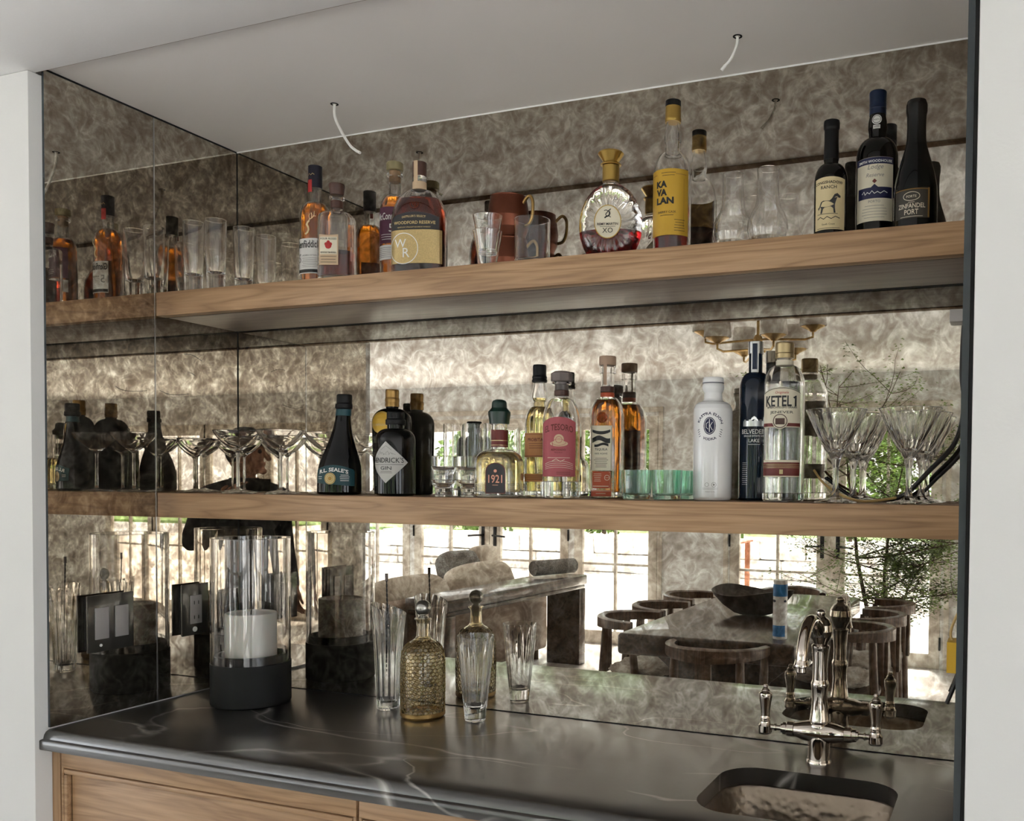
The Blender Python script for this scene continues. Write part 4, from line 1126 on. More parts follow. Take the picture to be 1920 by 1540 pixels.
printed('lettering', sk, add2(T('ZINFANDEL', .038, width=.044, height=.0075, u=-.004, bold=.01), T('PORT', .0275, width=.022, height=.0085, u=-.004, bold=.01), ring2(-.004, .057, .013, .0009, .007), T('FORTE', .0548, width=.016, u=-.004), rows(.0240, .0240, 1, .036, .0007, 0, -.004), rows(.047, .047, 1, .01, .0007, 0, -.004)), 'ivory', lb, off=.0012)

# ================================================================== LOWER SHELF
# --- coupes
COUPE = [(0, 0), (.0340, 0), (.0345, .0010), (.0300, .0024), (.0120, .0045), (.0045, .0080), (.0032, .014), (.0030, .085), (.0042, .092), (.0120, .0985), (.0260, .1080), (.0400, .1210), (.0490, .1340), (.0520, .1400), (.0516, .1404), (.0508, .1400), (.0478, .1345), (.0390, .1223), (.0250, .1098), (.0110, .1012), (0, .0990)]
CG = 'champagne coupes at the left end of the lower shelf'
glassware('coupe_glass', 'champagne coupe at the left end of the lower shelf, front row left', .160, -.160, ZL, COUPE, 'glass', 44, group=CG)
glassware('coupe_glass', 'champagne coupe in the front row, beside the slanted black rum bottle', .283, -.160, ZL, COUPE, 'glass', 44, group=CG)
CSM = [(r * .86, z * .93) for r, z in COUPE]
glassware('coupe_glass', 'smaller champagne coupe in the back row next to the mirrored corner', .075, -.056, ZL, CSM, 'glass', 44, group=CG, key='c2')
glassware('coupe_glass', 'smaller champagne coupe in the middle of the back row', .205, -.056, ZL, CSM, 'glass', 44, group=CG, key='c2')
glassware('coupe_glass', 'champagne coupe in the back row, half hidden by the slanted rum bottle', .322, -.058, ZL, COUPE, 'glass', 44, group=CG)

# --- slanted black rum bottle with teal label
rg0 = [(0, .042), (.0015, .0455), (.005, .0470), (.045, .0465), (.065, .0440), (.085, .0385), (.105, .0310), (.125, .0245), (.145, .0195), (.165, .0165), (.182, .0150), (.190, .0148)]
rgl = [(z, r, r * .82, 2.2, 0, .010 * max(0, (z - .04) / .15) ** 1.0, 0) for z, r in rg0]
b = thing('rum_bottle', 'slanted-neck black rum bottle with a teal label and round medal', 'bottle', (.410, -.122, ZL + .0004), rad(20))
put('bottle_body', loft([(0, 0)] + rgl + [(.190, 0, 0, 2, 0, .010, 0)], 48), 'glassblack', b, angle=60)
put('neck_wrap', loft([(.172, 0, 0, 2, 0, .009, 0), (.172, .0170, .0145, 2, 0, .009, 0), (.188, .0158, .0138, 2, 0, .010, 0), (.188, 0, 0, 2, 0, .010, 0)], 36), 'teal', b)
put('cap', loft([(.186, 0, 0, 2, 0, .010, 0), (.186, .0165, None, 2, 0, .010, 0), (.1885, .0185, None, 2, 0, .010, 0), (.197, .0180, None, 2, 0, .0105, 0), (.199, .0155, None, 2, 0, .011, 0), (.201, .0162, None, 2, 0, .011, 0), (.216, .0165, None, 2, 0, .0115, 0), (.2185, .0150, None, 2, 0, .0115, 0), (.2188, 0, 0, 2, 0, .0115, 0)], 36), 'black', b)
sk = Skin([(z, r, r * .82, 2.2) for z, r in rg0], flat=True)
arc_hi = lambda u: .064 - .010 * (u / .04) ** 2
lb = printed('label', sk, patch2(-.039, .041, lambda u: .022 - .003 * (u / .04), arc_hi, 28), 'teal', b, off=.0012)
printed('lettering', sk, T("R.L. SEALE'S", .0500, width=.062, height=.0085, bold=.02, curve=5.5), 'whiteprint', lb, off=.0020)
md = printed('medal', sk, disc2(-.006, .035, .0125), 'antgold', lb, off=.0024)
printed('medal_print', sk, add2(ring2(-.006, .035, .0110, .0011), ring2(-.006, .035, .0065, .0008), disc2(-.006, .035, .004)), 'oldgold', md, off=.0030)
printed('fine_print', sk, add2(rows(.030, .042, 4, .020, .0010, .3, .024), rows(.034, .038, 2, .01, .001, .2, -.030)), 'whiteprint', lb, off=.0020)

# --- dark flask-shaped gin with gold disc
rg = body(.0440, .160, .0135, .192, .202, ry=.030, n=2.6, k=8)
rg = [(z, rx * (.86 + .14 * min(1, z / .13)), ry, n) for z, rx, ry, n in rg]
b = bottle('dark_gin_bottle', 'round-shouldered near-black gin bottle with a shining gold disc label', .492, -.046, ZL, 14, rg, 'glassblack', opaque=True)
part(b, 'cap', [(0, .196), (.0150, .196), (.0155, .200), (.0150, .206), (.0160, .209), (.0155, .214), (.0145, .216), (.0150, .231), (.0140, .234), (0, .2345)], 'oldgold')
sk = Skin(rg, flat=True)
lb = printed('label', sk, disc2(-.014, .160, .0245), 'goldlab', b)
printed('lettering', sk, add2(T('SCAPEGRACE', .152, width=.043, bold=.0, u=-.014), ring2(-.014, .160, .0225, .0009)), 'antgold', lb, off=.0013)

# --- apothecary gin
rg = body(.0400, .118, .0170, .140, .150, k=7)
b = bottle('apothecary_gin_bottle', 'squat black apothecary gin bottle with a grey diamond label', .580, -.152, ZL, 8, rg, 'glassblack', opaque=True)
part(b, 'stopper', [(0, .148), (.0195, .148), (.0205, .151), (.0205, .158), (.0180, .160), (.0178, .173), (.0165, .175), (0, .1755)], 'black')
sk = Skin(rg)
lb = printed('label', sk, patch2(-.0460, .0460, lambda u: .026 + .043 * abs(u) / .046, lambda u: .1120 - .043 * abs(u) / .046, 40), 'greypaper', b)
printed('lettering', sk, add2(T("HENDRICK'S", .0680, width=.073, height=.0108, bold=.004), T('GIN', .0535, width=.024, height=.0072), rows(.0640, .0640, 1, .072, .0007, 0), rows(.0470, .0500, 2, .03, .0007, .2)), 'ink', lb, off=.0012)
printed('engraving', sk, add2(*[stroke([(-.018 + .006 * i, .084 + .004 * (i % 2)), (-.014 + .006 * i, .092 - .003 * (i % 3)), (-.010 + .006 * i, .085)], .0009) for i in range(6)], stroke([(-.012, .094), (0, .103), (.012, .094)], .0009), stroke([(0, .030), (-.040, .069)], .0007), stroke([(0, .108), (.040, .069)], .0007)), 'greyprint', lb, off=.0012)

# --- stacked footed tumblers and tall glasses
STK = [(0, 0), (.0165, 0), (.0175, .0015), (.0170, .010), (.0180, .017), (.0235, .025), (.0262, .034), (.0268, .054), (.0262, .0545), (.0256, .054), (.0250, .034), (.0215, .027), (.0140, .021), (0, .0195)]
for x, lb in ((.704, 'left'), (.7585, 'right')):
    for k, nm in ((0, 'lower'), (1, 'upper')):
        glassware('footed_tumbler', '%s glass of the %s stack of footed tumblers beside the squat tequila' % (nm, lb), x, -.160 if lb == 'left' else -.150, ZL + k * .0275, STK, 'glass', 36, group='stacked footed tumblers', cat='glass')
TALL = [(0, 0), (.0195, 0), (.0208, .0015), (.0220, .153), (.0217, .1533), (.0213, .153), (.0201, .016), (.0180, .013), (0, .0125)]
for x, y, lb in ((.672, -.075, 'tall straight glass behind the stacked tumblers, next to the gin'), (.720, -.072, 'tall straight glass behind the stacked tumblers, in the middle'), (.768, -.070, 'tall straight glass behind the squat tequila bottle')):
    glassware('tall_glass', lb, x, y, ZL, TALL, 'glass', 48, group='tall straight glasses')

# --- squat tequila 1921
rg = body(.0480, .066, .0170, .096, .152, ry=.0480, n=2.6, k=9, base=.006)
b = bottle('squat_tequila_bottle', 'squat square-shouldered tequila with green wax top and arched slate label', .827, -.150, ZL, 22, rg, 'glass', wall=.004, foot=.010, liquid='reposado', level=.088)
part(b, 'wax_top', [(0, .146), (.0195, .146), (.0200, .150), (.0210, .158), (.0222, .164), (.0222, .170), (.0190, .174), (.0155, .178), (.0148, .188), (.0130, .192), (.0080, .1945), (0, .195)], 'greenwax')
nk = Skin([(0, .0170, .0170, 2), (1, .0170, .0170, 2)])
nb = printed('neck_label', nk, rect2(-.016, .040, .100, .134, 20), 'maroon', b)
printed('neck_print', nk, add2(rect2(-.016, .040, .112, .1135, 20), rect2(-.016, .040, .103, .104, 20), ring2(.004, .132, .010, .0012, .013, 24, 0, PI)), 'antgold', nb, off=.0012)
sk = Skin(rg, flat=True)
ah = lambda w, top, u: top - (w - math.sqrt(max(0, w * w - u * u))) * .85
lb = printed('label', sk, patch2(-.0195, .0195, lambda u: .008, lambda u: ah(.0195, .068, u), 28), 'maroon', b, off=.0008)
lb2 = printed('label_panel', sk, patch2(-.0180, .0180, lambda u: .0095, lambda u: ah(.018, .0665, u), 28), 'slate', lb, off=.0014)
printed('lettering', sk, add2(T('1921', .0285, width=.027, height=.016, bold=.01), disc2(0, .052, .003), rows(.0240, .0240, 1, .011, .0009, 0)), 'coralprint', lb2, off=.0020)
printed('side_panels', sk, add2(stroke([(.024, .012), (.042, .012), (.042, .027), (.024, .027)], .0008, True), stroke([(-.042, .012), (-.024, .012), (-.024, .027), (-.042, .027)], .0008, True), rows(.015, .024, 4, .013, .0007, .3, .033), rows(.015, .024, 4, .013, .0007, .3, -.033)), 'ivory', b, off=.0008)

# --- pale rum behind
rg = body(.0295, .150, .0135, .186, .196, k=9) + [(.204, .0165, .0165, 2), (.214, .0160, .0160, 2), (.228, .0130, .0130, 2), (.242, .0118, .0118, 2)]
b = bottle('pale_rum_bottle', 'slim pale gold rum with peach labels and black cap', .872, -.066, ZL, 14, rg, 'glass', liquid='reposado', level=.204)
part(b, 'cap', [(0, .236), (.0150, .236), (.0158, .240), (.0145, .243), (.0155, .246), (.0145, .249), (.0138, .251), (.0140, .269), (.0130, .272), (0, .2722)], 'black')
sk = Skin(rg)
lb = printed('label', sk, rect2(-.034, .034, .082, .131, 24), 'peach', b)
printed('lettering', sk, add2(T('PROBITAS', .114, width=.036, height=.0068, bold=.01), rows(.100, .109, 3, .034, .0009, .2), rect2(-.034, .034, .128, .1285, 16), rect2(-.034, .034, .0835, .0845, 16)), 'maroon', lb, off=.0012)
lb = printed('lower_label', sk, rect2(-.034, .034, .032, .048, 24), 'peach', b)
printed('fine_print', sk, rows(.036, .043, 3, .05, .0009, .1), 'maroon', lb, off=.0012)

# --- reposado with pink label
rg = body(.0370, .148, .0135, .196, .222, k=10)
b = bottle('pink_label_tequila', 'clear tequila bottle with large dusty pink label and taupe faceted stopper', .956, -.132, ZL, 18, rg, 'glass', wall=.0035, foot=.032, liquid='reposado', level=.130, seg=48)
put('stopper', loft([(.2275, 0), (.2275, .0190), (.230, .0215), (.2440, .0215), (.2480, .0150), (.2485, 0)], 8), 'taupe', b, angle=15)
part(b, 'cork', cyl(.0112, .205, .2273), 'taupe')
part(b, 'lip', [(.0135, .222), (.0190, .2225), (.0195, .2245), (.0190, .2268), (.0115, .227)], 'glassthin')
part(b, 'neck_ribbon', cyl(.0145, .200, .211), 'browncap')
sk = Skin(rg)
lb = printed('label', sk, patch2(-.040, .036, lambda u: .042, lambda u: .157 - .010 * (u / .036) ** 2, 28), 'pink', b)
printed('lettering', sk, add2(T('EL TESORO', .131, width=.058, height=.0125, bold=.012, curve=6.0), T('REPOSADO', .0915, width=.028, bold=.02), T('TEQUILA', .0865, width=.016), rows(.0465, .0500, 2, .03, .0008, .2, .010)), 'maroon', lb, off=.0012)
printed('hat_emblem', sk, add2(disc2(.001, .1055, .0175, .0055), disc2(.001, .1135, .0095, .0100)), 'tanlab', lb, off=.0012)
printed('hat_lines', sk, add2(ring2(.001, .113, .006, .0008), ring2(.001, .108, .013, .0007, .006), stroke([(-.012, .108), (-.010, .096)], .0012)), 'pink', lb, off=.0018)
printed('fine_print', sk, add2(rows(.0780, .0780, 1, .045, .0006, 0), *[ring2(0, .040, .05, .0006, .02 + .004 * i, 24, .30 * PI, .70 * PI) for i in range(4)], stroke([(-.012, .072), (-.004, .076), (.004, .071), (.012, .075)], .0008)), 'ivory', lb, off=.0012)

# --- organic anejo tequila
rg = body(.0335, .160, .0130, .203, .262, ry=.0335, n=3.2, k=9)
b = bottle('anejo_tequila_bottle', 'tall squared amber tequila with cream ornate label and tan stopper', 1.021, -.057, ZL, 12, rg, 'glass', wall=.0035, foot=.012, liquid='anejo', level=.196)
part(b, 'stopper', cyl(.0172, .266, .2845, .001), 'tancap')
part(b, 'lip', [(.0130, .250), (.0168, .2505), (.0168, .2655), (.0130, .266)], 'glassthin')
part(b, 'neck_band', cyl(.0142, .212, .224), 'browncap')
part(b, 'red_band', cyl(.0141, .203, .2118), 'orange')
nk = Skin([(0, .0172, .0172, 2), (1, .0172, .0172, 2)])
printed('tax_strip', nk, rect2(-.005, .002, .226, .284, 4), 'tancap', b, off=.0006)
sk = Skin(rg, flat=True)
part(b, 'shoulder_medal', [(0, 0), (.0110, 0), (.0110, .0015), (.0085, .0022), (.0080, .0012), (0, .0018)], 'anejo', loc=(0, 0, 0)).matrix_local = Matrix.Translation((-.004, -.0322, .160)) @ Matrix.Rotation(PI / 2, 4, 'X')
lb = printed('label', sk, rect2(-.0270, .0170, .055, .144, 16), 'ivory', b)
printed('banner', sk, add2(patch2(-.0235, .0135, lambda u: .1120 - .003 * sin(u * 170), lambda u: .1215 - .003 * sin(u * 170), 16), patch2(-.019, .010, lambda u: .1035 + .002 * cos(u * 200), lambda u: .1085 + .002 * cos(u * 200), 12), patch2(-.0235, .0135, lambda u: .1265 + 14 * (u + .005) ** 2, lambda u: .1330 + 10 * (u + .005) ** 2, 12)), 'ink', lb, off=.0012)
printed('lettering', sk, add2(T('TEQUILA', .0940, width=.026, bold=.01, u=-.005), T('100% AGAVE', .0870, width=.026, u=-.005), rows(.0620, .0790, 6, .030, .0008, .3, -.005), stroke([(-.0255, .0565), (.0155, .0565), (.0155, .1425), (-.0255, .1425)], .0006, True)), 'ink', lb, off=.0012)
lb = printed('lower_label', sk, rect2(-.0240, .0150, .020, .0535, 16), 'orange', b)
printed('fine_print', sk, add2(rows(.034, .048, 5, .018, .0008, .3, -.012), ring2(.0075, .041, .0050, .0008), T('ORGANIC', .0405, width=.008, u=.0075), rows(.0235, .0235, 1, .032, .0012, 0, -.005), stroke([(-.023, .0215), (.014, .0215), (.014, .052), (-.023, .052)], .0005, True)), 'ivory', lb, off=.0012)
lb = printed('base_strip', sk, rect2(-.0260, .0160, .004, .0165, 16), 'orange', b)
printed('strip_rules', sk, add2(rect2(-.025, .015, .0145, .0155, 10), rows(.009, .009, 1, .02, .001, 0, -.005)), 'ivory', lb, off=.0012)

# --- green recycled tumblers
GRN = [(0, 0), (.0235, 0), (.0255, .002, .01), (.0270, .010, .02), (.0285, .052, .02), (.0285, .0552, .02), (.0262, .0552, .02), (.0250, .012, .01), (.0225, .009), (0, .0085)]
for x, y, lb in ((1.128, -.160, 'low pale green ribbed tumbler beside the amber tequila'), (1.1885, -.160, 'low pale green ribbed tumbler beside the white vodka bottle'), (1.2045, -.092, 'low pale green ribbed tumbler mostly hidden behind the white vodka bottle')):
    glassware('green_tumbler', lb, x, y, ZL, GRN, 'glassgrn', 48, 12, group='green ribbed tumblers')

# --- white vodka
rg = [(0, .0325, .0325, 2), (.0012, .0345, .0345, 2), (.006, .0365, .0365, 2), (.160, .0370, .0370, 2), (.170, .0362, .0362, 2), (.178, .0330, .0330, 2), (.182, .0280, .0280, 2), (.185, .0200, .0200, 2), (.189, .0172, .0172, 2), (.200, .0168, .0168, 2), (.204, .0190, .0190, 2), (.209, .0205, .0205, 2), (.214, .0205, .0205, 2), (.217, .0190, .0190, 2)]
b = bottle('white_vodka_bottle', 'glossy white stone-style vodka bottle with navy crest', 1.258, -.104, ZL, 8, rg, 'whitecer', opaque=True, seg=56)
part(b, 'stopper', [(0, .2175), (.0190, .2175), (.0200, .2190), (.0200, .2255), (.0185, .2290), (0, .2295)], 'whitecer')
part(b, 'stopper_line', [(.0190, .2180), (.0204, .2182), (.0204, .2192), (.0190, .2194)], 'navy')
sk = Skin(rg)
cr = printed('crest', sk, add2(disc2(0, .137, .0115, .0160), TA('KASTRA ELION', .0215, 0, .136, .05, .0050, 2.6), TA('VODKA', .0230, 0, .138, 0, .0048, 1.0, True)), 'navy', b, off=.0004)
printed('crest_lines', sk, add2(ring2(0, .137, .0095, .0007, .0140), stroke([(0, .126), (0, .149)], .0012), stroke([(.001, .137), (.0055, .144)], .0010), stroke([(.001, .137), (.0055, .129)], .0010), stroke([(-.002, .131), (-.006, .134), (-.006, .141), (-.002, .144)], .0009)), 'whitecer', cr, off=.0010)
printed('laurels', sk, add2(*[stroke([(s * (.0175 + .001 * i), .119 + .004 * i), (s * (.0215 + .001 * i), .117 + .004 * i)], .0010) for s in (-1, 1) for i in range(4)]), 'navy', b, off=.0004)
printed('small_seals', sk, add2(ring2(-.004, .029, .0035, .0006), ring2(.009, .029, .0042, .0007), disc2(.009, .029, .0018), rows(.0205, .0225, 2, .030, .0004, .1, .002), T('VODKA 750 ML', .0150, width=.018, u=.002)), 'greyprint', b, off=.0004)

# --- blue vodka
rg = body(.0300, .205, .0130, .240, .276, k=9)
b = bottle('blue_vodka_bottle', 'tall deep blue vodka bottle with silver cap behind the genever', 1.329, -.066, ZL, 12, rg, 'glassblue', opaque=True)
part(b, 'cap', cyl(.0145, .2745, .298, .0008), 'silver')
nk = Skin([(0, .0145, .0145, 2), (1, .0145, .0145, 2)])
ts = printed('neck_strip', nk, rect2(-.0075, .0060, .240, .297, 6), 'whiteprint', b, off=.0008)
printed('neck_strip_print', nk, rect2(-.0050, .0035, .245, .293, 5), 'bluecap', ts, off=.0014)
sk = Skin(rg)
em = printed('palace_emblem', sk, add2(rect2(-.022, .022, .138, .148, 12), poly([(-.008, .148), (.008, .148), (.004, .154), (0, .157), (-.004, .154)]), *[rect2(-.02 + .01 * i, -.016 + .01 * i, .148, .1505, 2) for i in range(5)]), 'silver', b)
printed('lettering', sk, add2(T('BELVEDERE', .124, width=.050, height=.0085, bold=.0), T('SINGLE ESTATE RYE', .1185, width=.040), T('LAKE', .1085, width=.020, height=.006), rows(.104, .104, 1, .022, .0008, 0), rows(.030, .070, 12, .012, .0006, .2, -.018)), 'whiteprint', b)

# --- genever
rg = body(.0375, .207, .0135, .246, .262, k=10)
b = bottle('genever_bottle', 'large clear genever bottle with cream arched label and gold screw cap', 1.395, -.112, ZL, 6, rg, 'glass', wall=.003, foot=.014, liquid='clearliq', level=.214)
part(b, 'screw_cap', [(0, .258), (.0172, .258), (.0172, .266), (.0165, .267), (.0172, .268), (.0172, .284), (.0160, .2865), (0, .287)], 'antgold', 48)
part(b, 'neck_label', cyl(.0158, .243, .2545), 'ivory')
sk = Skin(rg)
lb = printed('label', sk, patch2(-.040, .036, lambda u: .132, lambda u: .203 - 6.5 * u * u, 30), 'ivory', b)
printed('arch_line', sk, stroke([(u, .2015 - 6.5 * u * u) for u in [-.038 + .0037 * i for i in range(21)]], .0010), 'ink', lb, off=.0011)
printed('lettering', sk, add2(T('KETEL', .169, width=.049, height=.0190, bold=.02, u=-.0065), stroke([(.0215, .184), (.0255, .188), (.0255, .169)], .0036), T('JENEVER', .155, width=.042, height=.0060, bold=.005), T('AMBACHTELIJKE GRAAN', .1645, width=.056)), 'ink', lb, off=.0012)
printed('script', sk, T('Originele', .190, width=.024, shear=.2), 'redprint', lb, off=.0012)
printed('maroon_band', sk, rect2(-.040, .036, .1335, .1395, 24), 'maroon', lb, off=.0011)
st = printed('still_roundel', sk, disc2(-.002, .1430, .0140), 'ivory', lb, off=.0014)
printed('roundel_picture', sk, add2(ring2(-.002, .143, .0118, .0014), patch2(-.010, .006, lambda u: .137, lambda u: .148, 8)), 'browncap', st, off=.0020)
lb = printed('lower_label', sk, rect2(-.040, .036, .044, .074, 24), 'ivory', b)
printed('lower_band', sk, rect2(-.040, .036, .046, .070, 24), 'maroon', lb, off=.0011)
printed('band_rules', sk, add2(rect2(-.040, .036, .066, .0667, 16), rect2(-.040, .036, .063, .0637, 16), rect2(-.040, .036, .060, .0607, 16), rect2(-.002, .004, .049, .057, 3)), 'antgold', lb, off=.0016)
printed('moulded_lettering', sk, add2(T('DISTILLEERDERIJ', .112, width=.060, height=.0090), T('ANNO 1691', .100, width=.046, height=.0080), T('SCHIEDAM', .086, width=.054, height=.0090)), 'glassthin', b, off=.0006)

# --- cut crystal martini glasses
MART = [(0, 0), (.0360, 0), (.0368, .0012), (.0310, .0030), (.0150, .0060), (.0070, .0120), (.0048, .0280), (.0052, .0600), (.0090, .0760), (.0130, .0840), (.0175, .0900, .05), (.0260, .1050, .06), (.0390, .1310, .03), (.0525, .1590, 0), (.0521, .1594), (.0512, .1590), (.0378, .1330), (.0240, .1070), (.0120, .0930), (0, .0900)]
for x, y, lb in ((1.499, -.165, 'cut crystal martini glass in front, right beside the genever bottle'), (1.621, -.165, 'cut crystal martini glass in front, nearest the right wall'), (1.512, -.055, 'cut crystal martini glass behind, against the mirror beside the genever'), (1.632, -.055, 'cut crystal martini glass behind, against the mirror by the right wall')):
    glassware('martini_glass', lb, x, y, ZL, MART, 'glass', 72, 18, group='cut crystal martini glasses')

# ================================================================== ON THE COUNTER
t = thing('hurricane_holder', 'charcoal concrete candle holder with a tall clear glass cylinder', 'candle holder', (.187, -.150, ZC + .0004))
part(t, 'base', [(0, 0), (.081, 0), (.0845, .003), (.0850, .006), (.0850, .0925), (.0845, .0935), (.0770, .0935), (.0770, .110), (.0760, .111), (.0680, .111), (.0670, .110), (.0670, .0985), (0, .0985)], 'concrete', 64)
part(t, 'glass_cylinder', [(.0812, .0940), (.0838, .0940), (.0838, .3720), (.0835, .3728), (.0816, .3728), (.0812, .3720), (.0812, .0940)], 'glass', 64)
t = thing('pillar_candle', 'ivory pillar candle inside the glass cylinder', 'candle', (.187, -.150, ZC + .0992))
part(t, 'wax', [(0, 0), (.0530, 0), (.0545, .002), (.0545, .1025), (.0535, .1045), (.0480, .1045), (.0440, .1010), (.020, .0995), (0, .0995)], 'candle', 56)
put('wick', tube([(0, 0, .0990), (.0005, 0, .106), (.002, 0, .111)], .0009, 6), 'wick', t)

def slant_vase(label, x, y, z):
    V, F = [], []
    seg = 72; fl = 14
    outer = [(0, .000), (.0215, .0), (.0240, .003), (.0245, .012), (.0265, .060), (.0300, .130), (.0345, .190), (.0385, .222)]
    inner = [(.0365, .222), (.0322, .190), (.0275, .130), (.0238, .060), (.0215, .022), (.0150, .017), (0, .016)]
    rgs = []
    for i, (r, zz) in enumerate(outer):
        tl = -.013 * (zz / .222) ** 3
        rgs.append((zz, r, None, 2, (.035 if 1 < i < 7 else 0), 0, 0, tl))
    for r, zz in inner:
        rgs.append((zz, r, None, 2, 0, 0, 0, -.013 * (zz / .222) ** 3))
    return put('mixing_glass', loft(rgs, seg, fl), 'glass', loc=(x, y, z + .0004), rz=rad(21), label=label, cat='vase', angle=50)
slant_vase('tall fluted glass vase with slanted rim beside the candle holder', .508, -.080, ZC)
stk = thing('stir_stick', 'black twisted stir stick with a grey tip standing in the fluted vase', 'stirrer', (.500, -.080, ZC + .0215))
P = [(.012 - .0005 * i, .004 * cos(i * .0), i * .0145) for i in range(19)]
put('twisted_rod', add(tube([(p[0] + .0011 * cos(k * 1.1), .0011 * sin(k * 1.1), p[2]) for k, p in enumerate(catmull(P, 4))], .0010, 6), tube([(p[0] - .0011 * cos(k * 1.1), -.0011 * sin(k * 1.1), p[2]) for k, p in enumerate(catmull(P, 4))], .0010, 6)), 'cable', stk)
put('tip', xf(lathe(cyl(.0035, 0, .017, .0006), 16), (.003, 0, .261)), 'taupe', stk)

# honeycomb decanter
t = thing('honeycomb_decanter', 'decanter wrapped in a brass honeycomb net with a pewter ball stopper', 'decanter', (.616, -.105, ZC + .0004))
dp = [(0.003, .0425), (.010, .0450), (.060, .0458), (.120, .0455), (.140, .0430), (.152, .0370), (.160, .0280), (.166, .0185), (.172, .0140)]
rg = [(z, r, r, 2) for z, r in dp] + [(.200, .0125, .0125, 2), (.206, .0150, .0150, 2), (.208, .0175, .0175, 2), (.2105, .0178, .0178, 2)]
put('bottle_body', shell_vf([(0, .040, .040, 2)] + rg, .003, .008, 48), 'glassgry', t, angle=50)
part(t, 'brass_foot', [(.0405, -.0002), (.0435, -.0002), (.0468, .004), (.0472, .012), (.0462, .0125), (.0458, .006), (.0405, .0015)], 'brass', 56)
part(t, 'stopper_plug', [(0, .188), (.0085, .188), (.0105, .206), (.0110, .2115), (.0085, .214), (.0060, .217), (0, .217)], 'pewter', 28)
put('stopper_ball', ball(.0170, (0, 0, .2325), seg=28, rings=18), 'pewter', t)
V, F = [], []
ncol, hh = 26, .0098
def dr(z):
    for (a, ra), (b_, rb) in zip(dp, dp[1:]):
        if a <= z <= b_: return ra + (rb - ra) * (z - a) / (b_ - a)
    return dp[0][1] if z < dp[0][0] else dp[-1][1]
def net_pt(a, z): r = dr(z) + .0008; return (r * cos(a), r * sin(a), z)
segs = []
nrow = int(.158 / (hh * .75))
for i in range(nrow):
    z0 = .008 + i * hh * .75 * 1.0
    for j in range(ncol):
        a = 2 * PI * (j + .5 * (i % 2)) / ncol; da = PI / ncol
        top = (a, z0 + hh * .5); lr = (a + da, z0 + hh * .25); lo = (a + da, z0 - hh * .25); ll = (a - da, z0 + hh * .25)
        segs += [(top, lr), (lr, lo), (top, ll)]
for p, q in segs:
    if max(p[1], q[1]) > .166: continue
    v, f = tube([net_pt(*p), net_pt((p[0] + q[0]) / 2, (p[1] + q[1]) / 2), net_pt(*q)], .0007, 4, caps=False)
    o_ = len(V); V += v; F += [tuple(i + o_ for i in g_) for g_ in f]
me = bpy.data.meshes.new('honeycomb_net'); me.from_pydata(V, [], F); me.materials.append(M['brassnet'])
put('honeycomb_net', me, None, t, kind='stuff')

FLU = [(0, 0), (.0190, 0), (.0215, .002), (.0220, .010), (.0250, .040, .02), (.0300, .090, .03), (.0345, .135, .03), (.0380, .176), (.0383, .180), (.0375, .1803), (.0370, .176), (.0328, .135), (.0278, .090), (.0225, .045), (.0195, .032), (.0130, .028), (0, .027)]
glassware('fluted_glass', 'tall fluted drinking glass with a heavy base beside the honeycomb decanter', .739, -.094, ZC, FLU, 'glass', 72, 16)

# ================================================================== THE ROOM SEEN IN THE MIRROR
# --- dining table
t = thing('dining_table', 'long dark wood dining table with thick top, reflected in the mirror', 'table', (.565, -2.90, 0))
put('tabletop', box(-.40, .40, -.91, .91, .655, .75), 'walnut', t, bevel=.018, bseg=3)
for s in (-1, 1):
    y = s * .55
    pts = [(-.28, 0), (-.30, .05), (-.20, .18), (-.16, .35), (-.20, .50), (-.32, .60), (-.34, .654), (.34, .654), (.32, .60), (.20, .50), (.16, .35), (.20, .18), (.30, .05), (.28, 0)]
    n = len(pts)
    V = [(p[0], y - .06, p[1]) for p in pts] + [(p[0], y + .06, p[1]) for p in pts]
    tr = [tuple(q) for q in tessellate_polygon([[Vector((p[0], p[1], 0)) for p in pts]])]
    F = tr + [tuple(i + n for i in reversed(q)) for q in tr] + [(i, (i + 1) % n, (i + 1) % n + n, i + n) for i in range(n)]
    put('pedestal', (V, F), 'walnut', t, bevel=.004)
